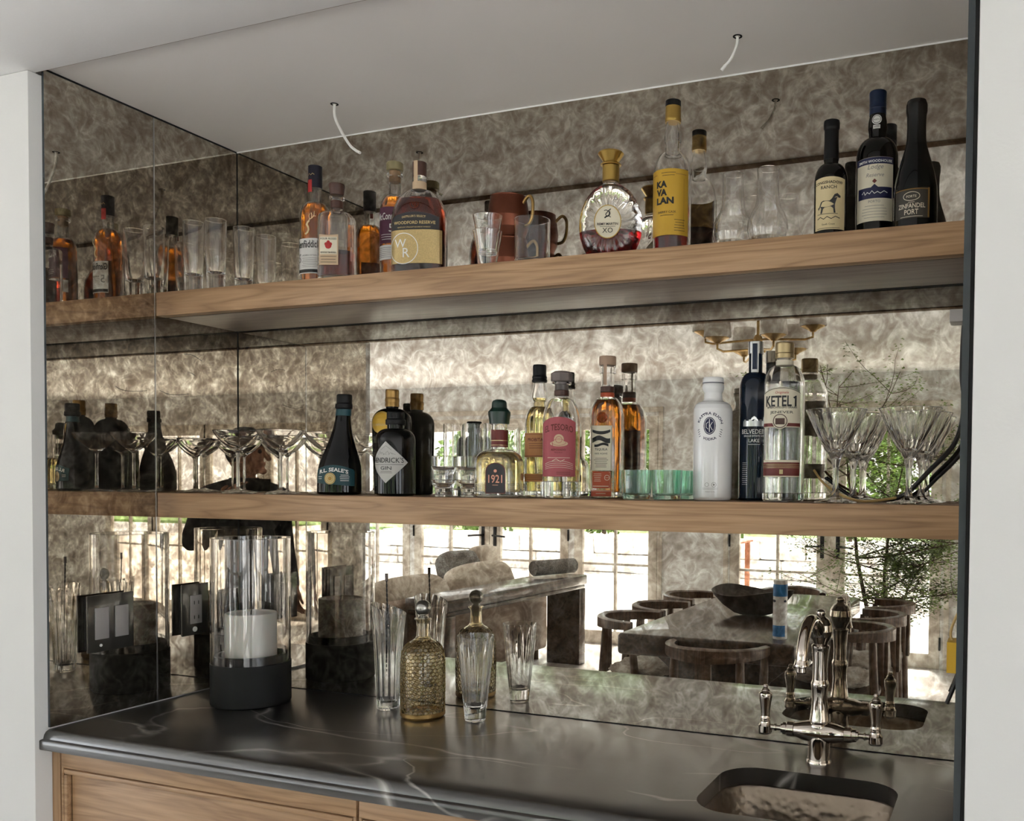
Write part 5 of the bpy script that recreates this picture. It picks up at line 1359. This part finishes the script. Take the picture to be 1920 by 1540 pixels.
# --- chairs with bent horseshoe rail
def make_chair():
    t = thing('dining_chair', 'x', 'chair', (0, 0, 0), 0, 'dining chairs round the table')
    # faces +x; back at x=-.24, arm tips at x=0
    k = 22; V, F = [], []
    for i in range(k + 1):
        a = PI / 2 + PI * i / k
        cx, cy = .235 * cos(a), .205 * sin(a)
        nx, ny = cos(a), sin(a)
        th = .020; hz = .020 + .012 * (1 - abs(i / k - .5) * 2)
        for (o_, dz) in ((-th, -hz), (th, -hz), (th, hz * .7), (0, hz), (-th, hz * .7)):
            V.append((cx + nx * o_, cy + ny * o_, .725 + dz))
    for i in range(k):
        for j in range(5): F.append((i * 5 + j, i * 5 + (j + 1) % 5, (i + 1) * 5 + (j + 1) % 5, (i + 1) * 5 + j))
    F += [(4, 3, 2, 1, 0), tuple(range(k * 5, k * 5 + 5))]
    put('back_rail', (V, F), 'walnutz', t, angle=50, bevel=0)
    put('seat', loft([(.425, 0, 0, 2, 0, .04), (.425, .205, .19, 3, 0, .03), (.43, .215, .20, 3, 0, .03), (.45, .215, .20, 3, 0, .03), (.455, .205, .19, 3, 0, .03), (.452, 0, 0, 2, 0, .04)], 36), 'walnutz', t)
    for (x, y) in ((-.165, .140), (-.165, -.140)):
        put('leg', tube([(x * 1.20, y * 1.12, 0), (x * 1.08, y * 1.05, .44), (x, y, .71)], .02, 10, rs=[.014, .022, .017]), 'walnutz', t)
    for y in (.190, -.190):
        put('leg', tube([(.04, y * 1.03, 0), (.02, y, .44), (-.004, y * 1.06, .71)], .02, 10, rs=[.014, .022, .016]), 'walnutz', t)
    put('backrest', box(-.225, -.205, -.035, .035, .452, .705), 'walnutz', t, bevel=.004)
    return t
def sheepskin_mesh(seed):
    bm = bmesh.new(); bmesh.ops.create_icosphere(bm, subdivisions=5, radius=1.0)
    for v in bm.verts:
        c = v.co.copy()
        ang = math.atan2(c.y, c.x)
        e = 1 + .12 * sin(3 * ang + seed) + .08 * sin(5 * ang + 2 * seed)
        q = Vector((c.x * .20 * e + .03, c.y * .185 * e, .034 * c.z))
        d = max(0, abs(q.y) - .17)
        q.z -= 1.1 * d if c.z < .5 else .9 * d
        nn = mnoise.noise(Vector((c.x * 9, c.y * 9, c.z * 9 + seed))) + .6 * mnoise.noise(Vector((c.x * 23, c.y * 23, c.z * 20 + seed)))
        q += c * (.012 * nn)
        v.co = q
    for f in bm.faces: f.smooth = True
    me = bpy.data.meshes.new('sheepskin'); bm.to_mesh(me); bm.free()
    return me
chair0 = make_chair()
sheep = [sheepskin_mesh(1.3), sheepskin_mesh(3.1)]
sheep[0].materials.append(M['fleece']); sheep[1].materials.append(M['fleeceg'])
CH = [(.085, -2.56, 0, 'chair on the sofa side of the dining table, nearest the bar'), (.085, -3.02, 0, 'chair on the sofa side of the dining table, in the middle'), (.070, -3.55, 0, 'chair on the sofa side of the dining table, nearest the doors'),
      (1.045, -2.66, PI, 'chair on the tree side of the dining table, nearest the bar'), (1.045, -3.15, PI, 'chair on the tree side of the dining table, in the middle'), (1.045, -3.64, PI, 'chair on the tree side of the dining table, nearest the doors'),
      (.640, -1.985, -PI / 2, 'chair at the near end of the dining table, back to the bar'), (.500, -3.990, PI / 2, 'chair at the far end of the dining table, back to the glass doors')]
for i, (x, y, rz, lb) in enumerate(CH):
    lab = 'bent-rail walnut ' + lb
    if i == 0:
        chair0.location = (x, y, 0); chair0.rotation_euler = (0, 0, rz); chair0['label'] = lab
    else: dup(chair0, (x, y, 0), rz, lab)
    put('sheepskin', sheep[1 if i in (6,) else 0], None, loc=(x, y, .498), rz=rz, label=('grey-flecked' if i == 6 else 'cream') + ' sheepskin on the ' + lb.split(',')[0].replace(' of the dining table', '').replace('dining ', '') + ' seat' + ((',' + lb.split(',')[1]) if i < 6 else ''), cat='sheepskin', group='sheepskins on the dining chairs')
# --- bowl and tin on the table
prof = [(0, 0), (.05, 0), (.09, .012), (.145, .055), (.185, .105), (.195, .125), (.188, .128), (.175, .105), (.135, .06), (.08, .025), (0, .018)]
v, f = lathe(prof, 48)
v = [(x * (1.08 + .06 * sin(3 * math.atan2(y, x))), y * .86, z + (.018 * sin(2 * math.atan2(y, x) + .6) * (z / .128) ** 2)) for x, y, z in v]
put('wooden_bowl', (v, f), 'bowl', loc=(.575, -2.80, .7505), label='wide charred wooden bowl on the dining table', cat='bowl', angle=60)
t = thing('wipes_tin', 'tall blue and white cylindrical tin standing on the dining table', 'tin', (.868, -2.14, .7504))
part(t, 'can', [(0, 0), (.030, 0), (.031, .002), (.031, .238), (.030, .240), (0, .240)], 'canwhite', 40)
part(t, 'lid', [(0, .2402), (.0305, .2402), (.0305, .252), (.028, .255), (0, .255)], 'canwhite', 40)
sk = Skin([(0, .031, .031, 2), (1, .031, .031, 2)])
printed('blue_top', sk, rect2(-.09, .09, .185, .237, 40), 'canblue', t)
printed('blue_base', sk, rect2(-.03, .05, .012, .060, 24), 'canblue', t)
printed('small_marks', sk, add2(disc2(-.03, .165, .008, .005), disc2(.025, .165, .012, .006), rect2(.04, .05, .08, .13, 4)), 'navy', t)
t.rotation_euler = (0, 0, PI)
# --- console table and sofa
t = thing('console_table', 'dark waterfall console table with worn plank top behind the sofa', 'console table', (-1.485, -3.88, 0), rad(2))
put('tabletop', box(-.16, .16, -.92, .92, .625, .70), 'walnut', t, bevel=.012)
put('top_moulding', box(-.150, .150, -.905, .905, .595, .6245), 'walnut', t, bevel=.01)
for s in (-1, 1): put('side_leg', box(-.145, .145, s * .865 - .05, s * .865 + .05, 0, .5945), 'walnut', t, bevel=.005)
sofa = thing('sofa', 'oatmeal linen sofa with its suede back towards the console table', 'sofa', (-2.16, -3.88, 0))
put('sofa_base', box(-.50, .46, -.98, .98, .08, .30), 'linen', sofa, bevel=.03, bseg=3)
put('back_frame', box(.30, .475, -1.0, 1.0, .08, .66), 'suede', sofa, bevel=.03, bseg=3)
for s in (-1, 1): put('armrest', box(-.50, .30, s * .93 - .07, s * .93 + .07, .30, .58), 'linen', sofa, bevel=.04, bseg=3)
for (x, y) in ((-.44, -.9), (-.44, .9), (.42, -.9), (.42, .9)): put('leg', tube([(x, y, 0), (x, y, .0795)], .022, 10), 'walnutz', sofa)
def cushion(hx, hy, hz, seed, n=3.2):
    V, F = ball(1.0, seg=40, rings=20)
    out = []
    for x, y, z in V:
        k = 2.0 / n
        p = Vector((math.copysign(abs(x) ** k, x), math.copysign(abs(y) ** k, y), math.copysign(abs(z) ** .75, z)))
        q = Vector((p.x * hx, p.y * hy, p.z * hz))
        q += Vector((0, 0, 1)) * .010 * mnoise.noise(Vector((x * 3 + seed, y * 3, z * 2)))
        out.append(tuple(q))
    return out, F
for k, yy in enumerate((-.44, .44)): put('seat_cushion', cushion(.36, .43, .085, k), 'linen', sofa, loc=(-.12, yy, .385))
for k, yy in enumerate((.46, -.45)): put('back_cushion', cushion(.19, .45, .10, k + 5), 'linen', sofa, loc=(.19, yy, .595 if k == 0 else .62), rot=(0, rad(74), 0))
put('throw_pillow', cushion(.20, .20, .09, 9, 4), 'fuzzy', loc=(-2.17, -4.36, .69), rot=(0, rad(70), rad(15)), label='fuzzy grey throw pillow propped on the sofa', cat='pillow')
put('throw_pillow', cushion(.21, .20, .08, 11, 6), 'linen', loc=(-2.16, -4.70, .70), rot=(rad(0), rad(78), rad(-12)), label='beige linen throw pillow standing on its corner at the sofa end', cat='pillow')
t = thing('rolled_blanket', 'grey mottled rolled blanket lying on the console table', 'blanket', (-1.52, -4.66, .762), rad(-68))
put('roll', xf(loft([(-.21, 0), (-.21, .052), (-.20, .060), (.20, .058), (.21, .050), (.21, 0)], 28), (0, 0, 0), (0, PI / 2, 0)), 'fuzzy', t)
sp = [(.0, .004 * i * cos(i * .55) * .9, .004 * i * sin(i * .55) * .9) for i in range(4, 14)]
put('spiral_end', tube([(.2105, p[1], p[2]) for p in sp], .0022, 6), 'linen', t)
# --- chandelier
t = thing('chandelier', 'brass chandelier with six arms and tapered frosted glass shades above the table', 'chandelier', (.555, -2.90, 2.165))
put('stem', tube([(0, 0, -.03), (0, 0, ZR - 2.166)], .008, 12), 'brass', t)
put('ceiling_canopy', xf(lathe([(0, .0), (.055, .0), (.055, .012), (.02, .03), (0, .03)], 28), (0, 0, ZR - 2.165 - .0005), (PI, 0, 0)), 'brass', t)
put('hub', ball(.024, (0, 0, 0), (1, 1, 1.2)), 'brass', t)
for k in range(6):
    a = 2 * PI * k / 6
    dz = 0.0 if k % 3 == 0 else -.075
    L = .285
    ax, ay = cos(a), sin(a)
    ex, ey = ax * L, ay * L
    arm = put('arm', tube([(0, 0, dz * .5 - .0), (ax * .05, ay * .05, dz * .75), (ex * .86, ey * .86, dz - .01), (ex, ey, dz), (ex, ey, dz + .03)], .006, 8), 'brass', t)
    put('cup', xf(lathe([(0, 0), (.012, 0), (.022, .008), (.058, .026), (.060, .029), (.052, .029), (.02, .014), (0, .010)], 28), (ex, ey, dz + .025)), 'brass', arm)
    put('glass_shade', xf(lathe([(.068, 0), (.070, .0), (.058, .125), (.056, .125), (.066, .002)], 32), (ex, ey, dz + .056)), 'shade', arm)
# --- potted tree by the doors
pt = thing('potted_tree', 'slender small-leaved tree in a zinc pot beside the glass doors', 'plant', (.93, -4.70, 0))
part(pt, 'pot', [(0, 0), (.14, 0), (.15, .01), (.185, .38), (.195, .385), (.195, .40), (.178, .40), (.172, .37), (0, .36)], 'pot', 40)
part(pt, 'soil', [(0, .3602), (.170, .362), (.168, .372), (0, .376)], 'bark', 32)
random.seed(21)
tips = []
def branch(p, d, L, r, lev):
    pts = [Vector(p)]; dd = Vector(d).normalized()
    for i in range(6):
        dd = (dd + Vector((random.uniform(-.18, .18), random.uniform(-.18, .18), random.uniform(-.05, .14)))).normalized()
        pts.append(pts[-1] + dd * L / 6)
    stems.append(tube(pts, r, 6, rs=[r * (1 - .75 * i / 6) for i in range(7)]))
    if lev > 0:
        for i in (1, 2, 3, 4, 5):
            for q in range(2):
                a = random.uniform(0, 2 * PI)
                branch(pts[i], Vector((cos(a), sin(a) * .8, random.uniform(-.1, .7))), L * random.uniform(.4, .6), r * .45, lev - 1)
    else:
        tips.extend(pts[1:])
stems = []
branch((0, 0, .36), (-.12, 0, 1), 1.72, .016, 2)
branch((.04, .02, .36), (.12, .05, 1), 1.45, .013, 2)
branch((.08, .02, .36), (.55, -.1, .8), .75, .010, 2)
put('stem', add(*stems), 'bark', pt)
V, F = [], []
for p in tips:
    for k in range(11):
        c = p + Vector((random.gauss(0, .034), random.gauss(0, .028), random.gauss(0, .024)))
        a = random.uniform(0, 2 * PI); el = random.uniform(-.6, .5); L = random.uniform(.016, .030); w = L * .42
        d = Vector((cos(a) * cos(el), sin(a) * cos(el), sin(el))); s_ = d.cross(Vector((0, 0, 1))).normalized() * w
        up_ = d.cross(s_).normalized() * w * .25
        o_ = len(V)
        V += [tuple(c), tuple(c + d * L * .5 + s_ + up_), tuple(c + d * L), tuple(c + d * L * .5 - s_ + up_)]
        F += [(o_, o_ + 1, o_ + 2), (o_, o_ + 2, o_ + 3)]
me = bpy.data.meshes.new('leaves'); me.from_pydata(V, [], F); me.materials.append(M['leaf'])
put('leaves', me, None, pt, kind='stuff')

# ================================================================== OUTSIDE THE GLASS DOORS
random.seed(5)
put('patio', box(-14, 20, -24, YW - .1, -.16, -.06), 'patio', kind='structure')
put('garden_lawn', box(-40, 50, -60, -24, -.2, -.1), 'hedge', kind='structure')
# low retaining wall of separate blocks
gw = thing('garden_wall', 'low rubble stone garden wall across the patio', 'wall', (0, -12.5, -.06))
bmesh_cache = []
for k in range(6):
    bw = mesh('block', box(-.36, .36, -.22, .22, 0, .30), bevel=.03)
    for v in bw.vertices: v.co += Vector((random.uniform(-.02, .02), random.uniform(-.02, .02), random.uniform(-.012, .012)))
    bw.materials.append(M['rubble']); bmesh_cache.append(bw)
for rI in range(2):
    for i in range(26):
        put('stone_block', random.choice(bmesh_cache), None, gw, loc=(-9 + i * .716 + (.37 if rI else 0), 0, rI * .31 + .004))
def bush(name, label, x, y, h, r, n, mt='hedge', trunk=False, group=None):
    t = thing(name, label, 'tree' if trunk else 'shrub', (x, y, -.10), 0, group)
    V, F = [], []
    for i in range(n):
        a = random.uniform(0, 2 * PI); u = random.uniform(-1, 1); rr = random.uniform(.55, 1) ** .5
        s_ = math.sqrt(1 - u * u)
        c = Vector((cos(a) * s_ * r * rr, sin(a) * s_ * r * rr, h * .58 + u * h * .42 * rr))
        d = Vector((random.gauss(0, 1), random.gauss(0, 1), random.gauss(0, .6))).normalized(); L = .17
        sd = d.cross(Vector((random.gauss(0, 1), random.gauss(0, 1), 1))).normalized() * L * .32
        o_ = len(V)
        V += [tuple(c), tuple(c + d * L * .5 + sd), tuple(c + d * L), tuple(c + d * L * .5 - sd)]; F.append((o_, o_ + 1, o_ + 2, o_ + 3))
    me = bpy.data.meshes.new('foliage'); me.from_pydata(V, [], F); me.materials.append(M[mt])
    put('foliage', me, None, t, kind='stuff')
    put('trunk', tube([(0, 0, 0), (.03, .02, h * .35), (0, 0, h * .7)], .1 if trunk else .05, 8, rs=[.12, .08, .04] if trunk else [.06, .04, .02]), 'bark', t)
HG = 'shrubs behind the garden wall'
for i, (x, y, h, r) in enumerate([(-8.6, -15.2, 2.7, 1.18), (-6.0, -15.6, 3.1, 1.2), (-3.5, -15.0, 2.6, 1.18), (-1.0, -15.7, 3.2, 1.18), (1.6, -15.2, 2.8, 1.15), (4.0, -15.5, 3.2, 1.18), (6.6, -15.1, 2.8, 1.18), (9.3, -15.4, 3.0, 1.18)]):
    bush('garden_shrub', 'rounded light green shrub behind the garden wall, %s from the sofa end' % ('first second third fourth fifth sixth seventh eighth'.split()[i]), x, y, h, r, 2600, group=HG)
TG = 'trees beyond the garden'
for i, (x, y, h, r) in enumerate([(-9, -20, 6, 2.4), (-2.5, -21, 7, 2.6), (3.5, -20.5, 6.2, 2.5), (10, -21, 6.8, 2.6)]):
    bush('garden_tree', 'tall leafy tree beyond the garden wall, %s from the sofa end' % ('first second third fourth'.split()[i]), x, y, h, r, 3000, trunk=True, group=TG)
t = thing('patio_bench', 'red cedar garden bench with a faded red cushion on the patio', 'bench', (2.1, -9.4, -.06))
for k in range(5): put('slat', box(-.9, .9, -.30 + k * .13, -.30 + k * .13 + .11, .40, .43), 'cedar', t, bevel=.005)
for k in range(3): put('back_slat', box(-.9, .9, -.36, -.33, .52 + k * .13, .52 + k * .13 + .11), 'cedar', t, bevel=.005)
for (x, y) in ((-.82, -.34), (.82, -.34)): put('leg', box(x - .04, x + .04, y - .035, y + .035, 0, .92), 'cedar', t, bevel=.004)
for (x, y) in ((-.82, .28), (.82, .28)): put('leg', box(x - .04, x + .04, y - .04, y + .04, 0, .399), 'cedar', t, bevel=.004)
put('seat_cushion', cushion(.80, .27, .06, 2, 5), 'redcloth', loc=(2.1, -9.42, .43), label='faded red cushion lying on the garden bench', cat='cushion')
t = thing('garden_table', 'small wooden garden table on the patio in front of the stone wall', 'table', (-2.0, -10.2, -.06))
for k in range(6): put('slat', box(-.5 + k * .17, -.5 + k * .17 + .155, -.4, .4, .70, .725), 'cedar', t, bevel=.004)
for (x, y) in ((-.42, -.34), (.44, -.34), (-.42, .34), (.44, .34)): put('leg', box(x - .03, x + .03, y - .03, y + .03, 0, .699), 'cedar', t, bevel=.003)

# ================================================================== THE PHOTOGRAPHER (seen twice-mirrored in the corner)
PB = Vector((1.985, -2.005, 0)); FD = Vector((-.93, .37, 0)).normalized()
RZ = math.atan2(FD.y, FD.x) + PI / 2        # local forward is -y
def to_local(p): return Matrix.Rotation(-RZ, 3, 'Z') @ (Vector(p) - PB)
ph = to_local(CAM - _fw * .022)
def person():
    parts = []
    def cap_(pts, rs, seg=14):
        parts.append(tube(catmull(pts, 4), 0, seg, rs=[rs[min(int(i / 4), len(rs) - 1)] + (rs[min(int(i / 4) + 1, len(rs) - 1)] - rs[min(int(i / 4), len(rs) - 1)]) * ((i % 4) / 4) for i in range((len(pts) - 1) * 4 + 1)]))
        for p, r in ((pts[0], rs[0]), (pts[-1], rs[-1])): parts.append(ball(r, p, seg=14, rings=8))
    E_ = lambda c, sc: parts.append(ball(1.0, c, sc, 24, 16))
    E_((0, 0, .88), (.165, .120, .13)); E_((0, 0, .98), (.158, .112, .17)); E_((0, 0, 1.08), (.162, .112, .20)); E_((0, -.005, 1.24), (.190, .120, .15))
    cap_([(-.165, 0, 1.335), (0, .005, 1.36), (.165, 0, 1.335)], [.060, .075, .060])
    cap_([(0, .012, 1.36), (0, 0, 1.47)], [.062, .055])
    hr = rad(48)
    def H(x, y, z): return (x * cos(hr) - y * sin(hr), x * sin(hr) + y * cos(hr) - .015, z)
    parts.append(xf(ball(1.0, (0, 0, 0), (.074, .094, .112), 28, 20), H(0, 0, 1.560), (0, 0, hr)))
    parts.append(xf(ball(1.0, (0, 0, 0), (.058, .068, .050), 24, 14), H(0, -.028, 1.492), (0, 0, hr)))      # jaw
    parts.append(xf(ball(1.0, (0, 0, 0), (.024, .020, .018), 16, 10), H(0, -.088, 1.462), (0, 0, hr)))      # chin
    cap_([H(0, -.090, 1.572), H(0, -.104, 1.548), H(0, -.116, 1.530)], [.009, .012, .016], 10)               # nose
    parts.append(xf(ball(1.0, (0, 0, 0), (.027, .012, .008), 16, 8), H(0, -.091, 1.502), (0, 0, hr)))        # lips
    parts.append(xf(ball(1.0, (0, 0, 0), (.056, .018, .010), 18, 8), H(0, -.080, 1.586), (0, 0, hr)))        # brow
    for s in (-1, 1): parts.append(xf(ball(1.0, (0, 0, 0), (.010, .020, .030), 14, 10), H(s * .076, .010, 1.548), (0, 0, hr)))
    for s in (-1, 1):
        cap_([(s * .088, 0, .86), (s * .098, -.018, .48), (s * .10, .012, .09)], [.092, .064, .046])
        E_((s * .105, -.055, .042), (.046, .130, .041))
    def hand(w, pdir, spread, curl, side):
        """palm from wrist w along pdir; five separate fingers"""
        pdir = Vector(pdir).normalized(); spread = Vector(spread).normalized(); nrm = pdir.cross(spread)
        w = Vector(w)
        parts.append(tube([w, w + pdir * .03, w + pdir * .075], 0, 12, rs=[.026, .030, .028]))
        for o_ in (-.026, -.009, .009, .026):
            parts.append(tube([w + pdir * .02 + spread * o_ * .7, w + pdir * .085 + spread * o_], 0, 8, rs=[.014, .012]))
        for (o_, L) in ((-.028, .066), (-.0095, .076), (.0095, .072), (.028, .058)):
            a = w + pdir * .082 + spread * o_; d = pdir.copy(); pts = [a]
            for k_ in range(3):
                d = (d * cos(curl) + nrm * side * sin(curl)).normalized(); pts.append(pts[-1] + d * L / 3)
            parts.append(tube(pts, 0, 8, rs=[.0098, .0092, .0084, .0070])); parts.append(ball(.0070, pts[-1], seg=8, rings=6))
        a = w + pdir * .025 - spread * .026; d = (pdir * .6 - spread * .8).normalized(); pts = [a, a + d * .030, a + d * .045 + pdir * .022, a + d * .046 + pdir * .046 + nrm * side * .010]
        parts.append(tube(pts, 0, 8, rs=[.014, .0115, .0100, .0080])); parts.append(ball(.0080, pts[-1], seg=8, rings=6))
    # left arm hangs relaxed
    cap_([(.185, 0, 1.325), (.235, .035, 1.07), (.235, -.060, .85)], [.060, .048, .034])
    hand((.235, -.066, .835), (0, -.25, -1), (0, 1, -.25), .28, 1)
    # right arm raised to the phone
    wr = (ph.x - .055, ph.y + .055, ph.z - .105)
    cap_([(-.185, 0, 1.325), (-.285, -.045, 1.10), wr], [.060, .048, .033])
    hand(wr, (ph.x - wr[0] + .012, ph.y - wr[1] + .012, ph.z - wr[2]), (1, .3, 0), .30, -1)
    V, F = add(*parts)
    me = bpy.data.meshes.new('person'); me.from_pydata([tuple(v) for v in V], [], F)
    ob = bpy.data.objects.new('person', me); COL.objects.link(ob)
    md_ = ob.modifiers.new('r', 'REMESH'); md_.mode = 'VOXEL'; md_.voxel_size = .0062; md_.use_smooth_shade = True
    sm = ob.modifiers.new('s', 'SMOOTH'); sm.factor = .5; sm.iterations = 3
    dg = bpy.context.evaluated_depsgraph_get()
    me2 = bpy.data.meshes.new_from_object(ob.evaluated_get(dg))
    bpy.data.objects.remove(ob); bpy.data.meshes.remove(me)
    for k in ('navycloth', 'skin', 'denim', 'shoe'): me2.materials.append(M[k])
    hx = Vector(H(0, 0, 1.53))
    for p in me2.polygons:
        c = p.center; i = 0
        if c.z < .075: i = 3
        elif c.z < .84 and abs(c.x) < .21: i = 2
        if c.z > 1.425 and (Vector((c.x, c.y, 0)) - Vector((hx.x, hx.y, 0))).length < .14: i = 1
        if (c - Vector(wr)).length < .19 and c.z > wr[2] + .012 and c.y < wr[1] + .05: i = 1
        if c.z < .845 and c.x > .19: i = 1
        p.material_index = i; p.use_smooth = True
    o = put('person', me2, None, loc=PB, rz=RZ, label='person in dark cap and navy jacket holding up a phone, mirrored in the corner', cat='person')
    hc = Vector(H(0, 0, 0))
    cp = lathe([(.0, .078), (.030, .074), (.058, .058), (.074, .034), (.080, .004), (.0805, -.006), (.078, -.006), (.075, .004), (.070, .032), (.055, .054), (.028, .070), (0, .074)], 32)
    put('cap', xf(cp, (hc.x, hc.y, 1.618), (0, 0, hr), (1, 1.22, 1)), 'navycap', o)
    V2 = []; F2 = []
    for zz in (0, -.004):
        for i in range(13):
            a = PI + PI * i / 12
            for rr, dz in ((1.0, 0), (1.75, -.016)):
                V2.append((.080 * cos(a) * (1 if rr == 1 else .98), .094 * sin(a) * rr * (1 if rr == 1 else (.55 + .45 * abs(sin(a)))), dz + zz))
    for i in range(12):
        F2.append((2 * i, 2 * i + 1, 2 * i + 3, 2 * i + 2)); F2.append((26 + 2 * i + 2, 26 + 2 * i + 3, 26 + 2 * i + 1, 26 + 2 * i))
        F2.append((2 * i + 1, 26 + 2 * i + 1, 26 + 2 * i + 3, 2 * i + 3)); F2.append((2 * i, 2 * i + 2, 26 + 2 * i + 2, 26 + 2 * i))
    put('cap_brim', xf((V2, F2), (hc.x, hc.y, 1.614), (0, 0, hr)), 'navycap', o)
    hv, hf = ball(1.0, (0, 0, 0), (.079, .086, .085), 28, 16)
    hv = [(x, max(y, -.012), z) for x, y, z in hv]
    put('hair', xf((hv, hf), H(0, .016, 1.562), (0, 0, hr)), 'beard', o)
    for s in (-1, 1): put('eye', xf(ball(.0125), H(s * .031, -.080, 1.566)), 'ink', o)
    put('collar', xf(lathe([(.066, 0), (.078, .0), (.074, .040), (.068, .042), (.062, .02)], 28), (0, .004, 1.385)), 'navycloth', o)
    # the phone
    t = thing('phone', 'black phone held up by the person in the cap', 'phone', (0, 0, 0))
    R = Matrix(((_r2.x, _u2.x, -_fw.x), (_r2.y, _u2.y, -_fw.y), (_r2.z, _u2.z, -_fw.z))).to_4x4()
    t.matrix_world = Matrix.Translation(CAM - _fw * .026) @ R
    put('phone_body', box(-.148, .012, -.066, .012, .0, .008), 'black', t, bevel=.004, bseg=3)
    put('lens_bump', box(-.026, .010, -.026, .010, -.0022, -.0002), 'slate', t, bevel=.0006)
    put('screen', box(-.145, .009, -.063, .009, .0082, .0086), 'ink', t)
person()
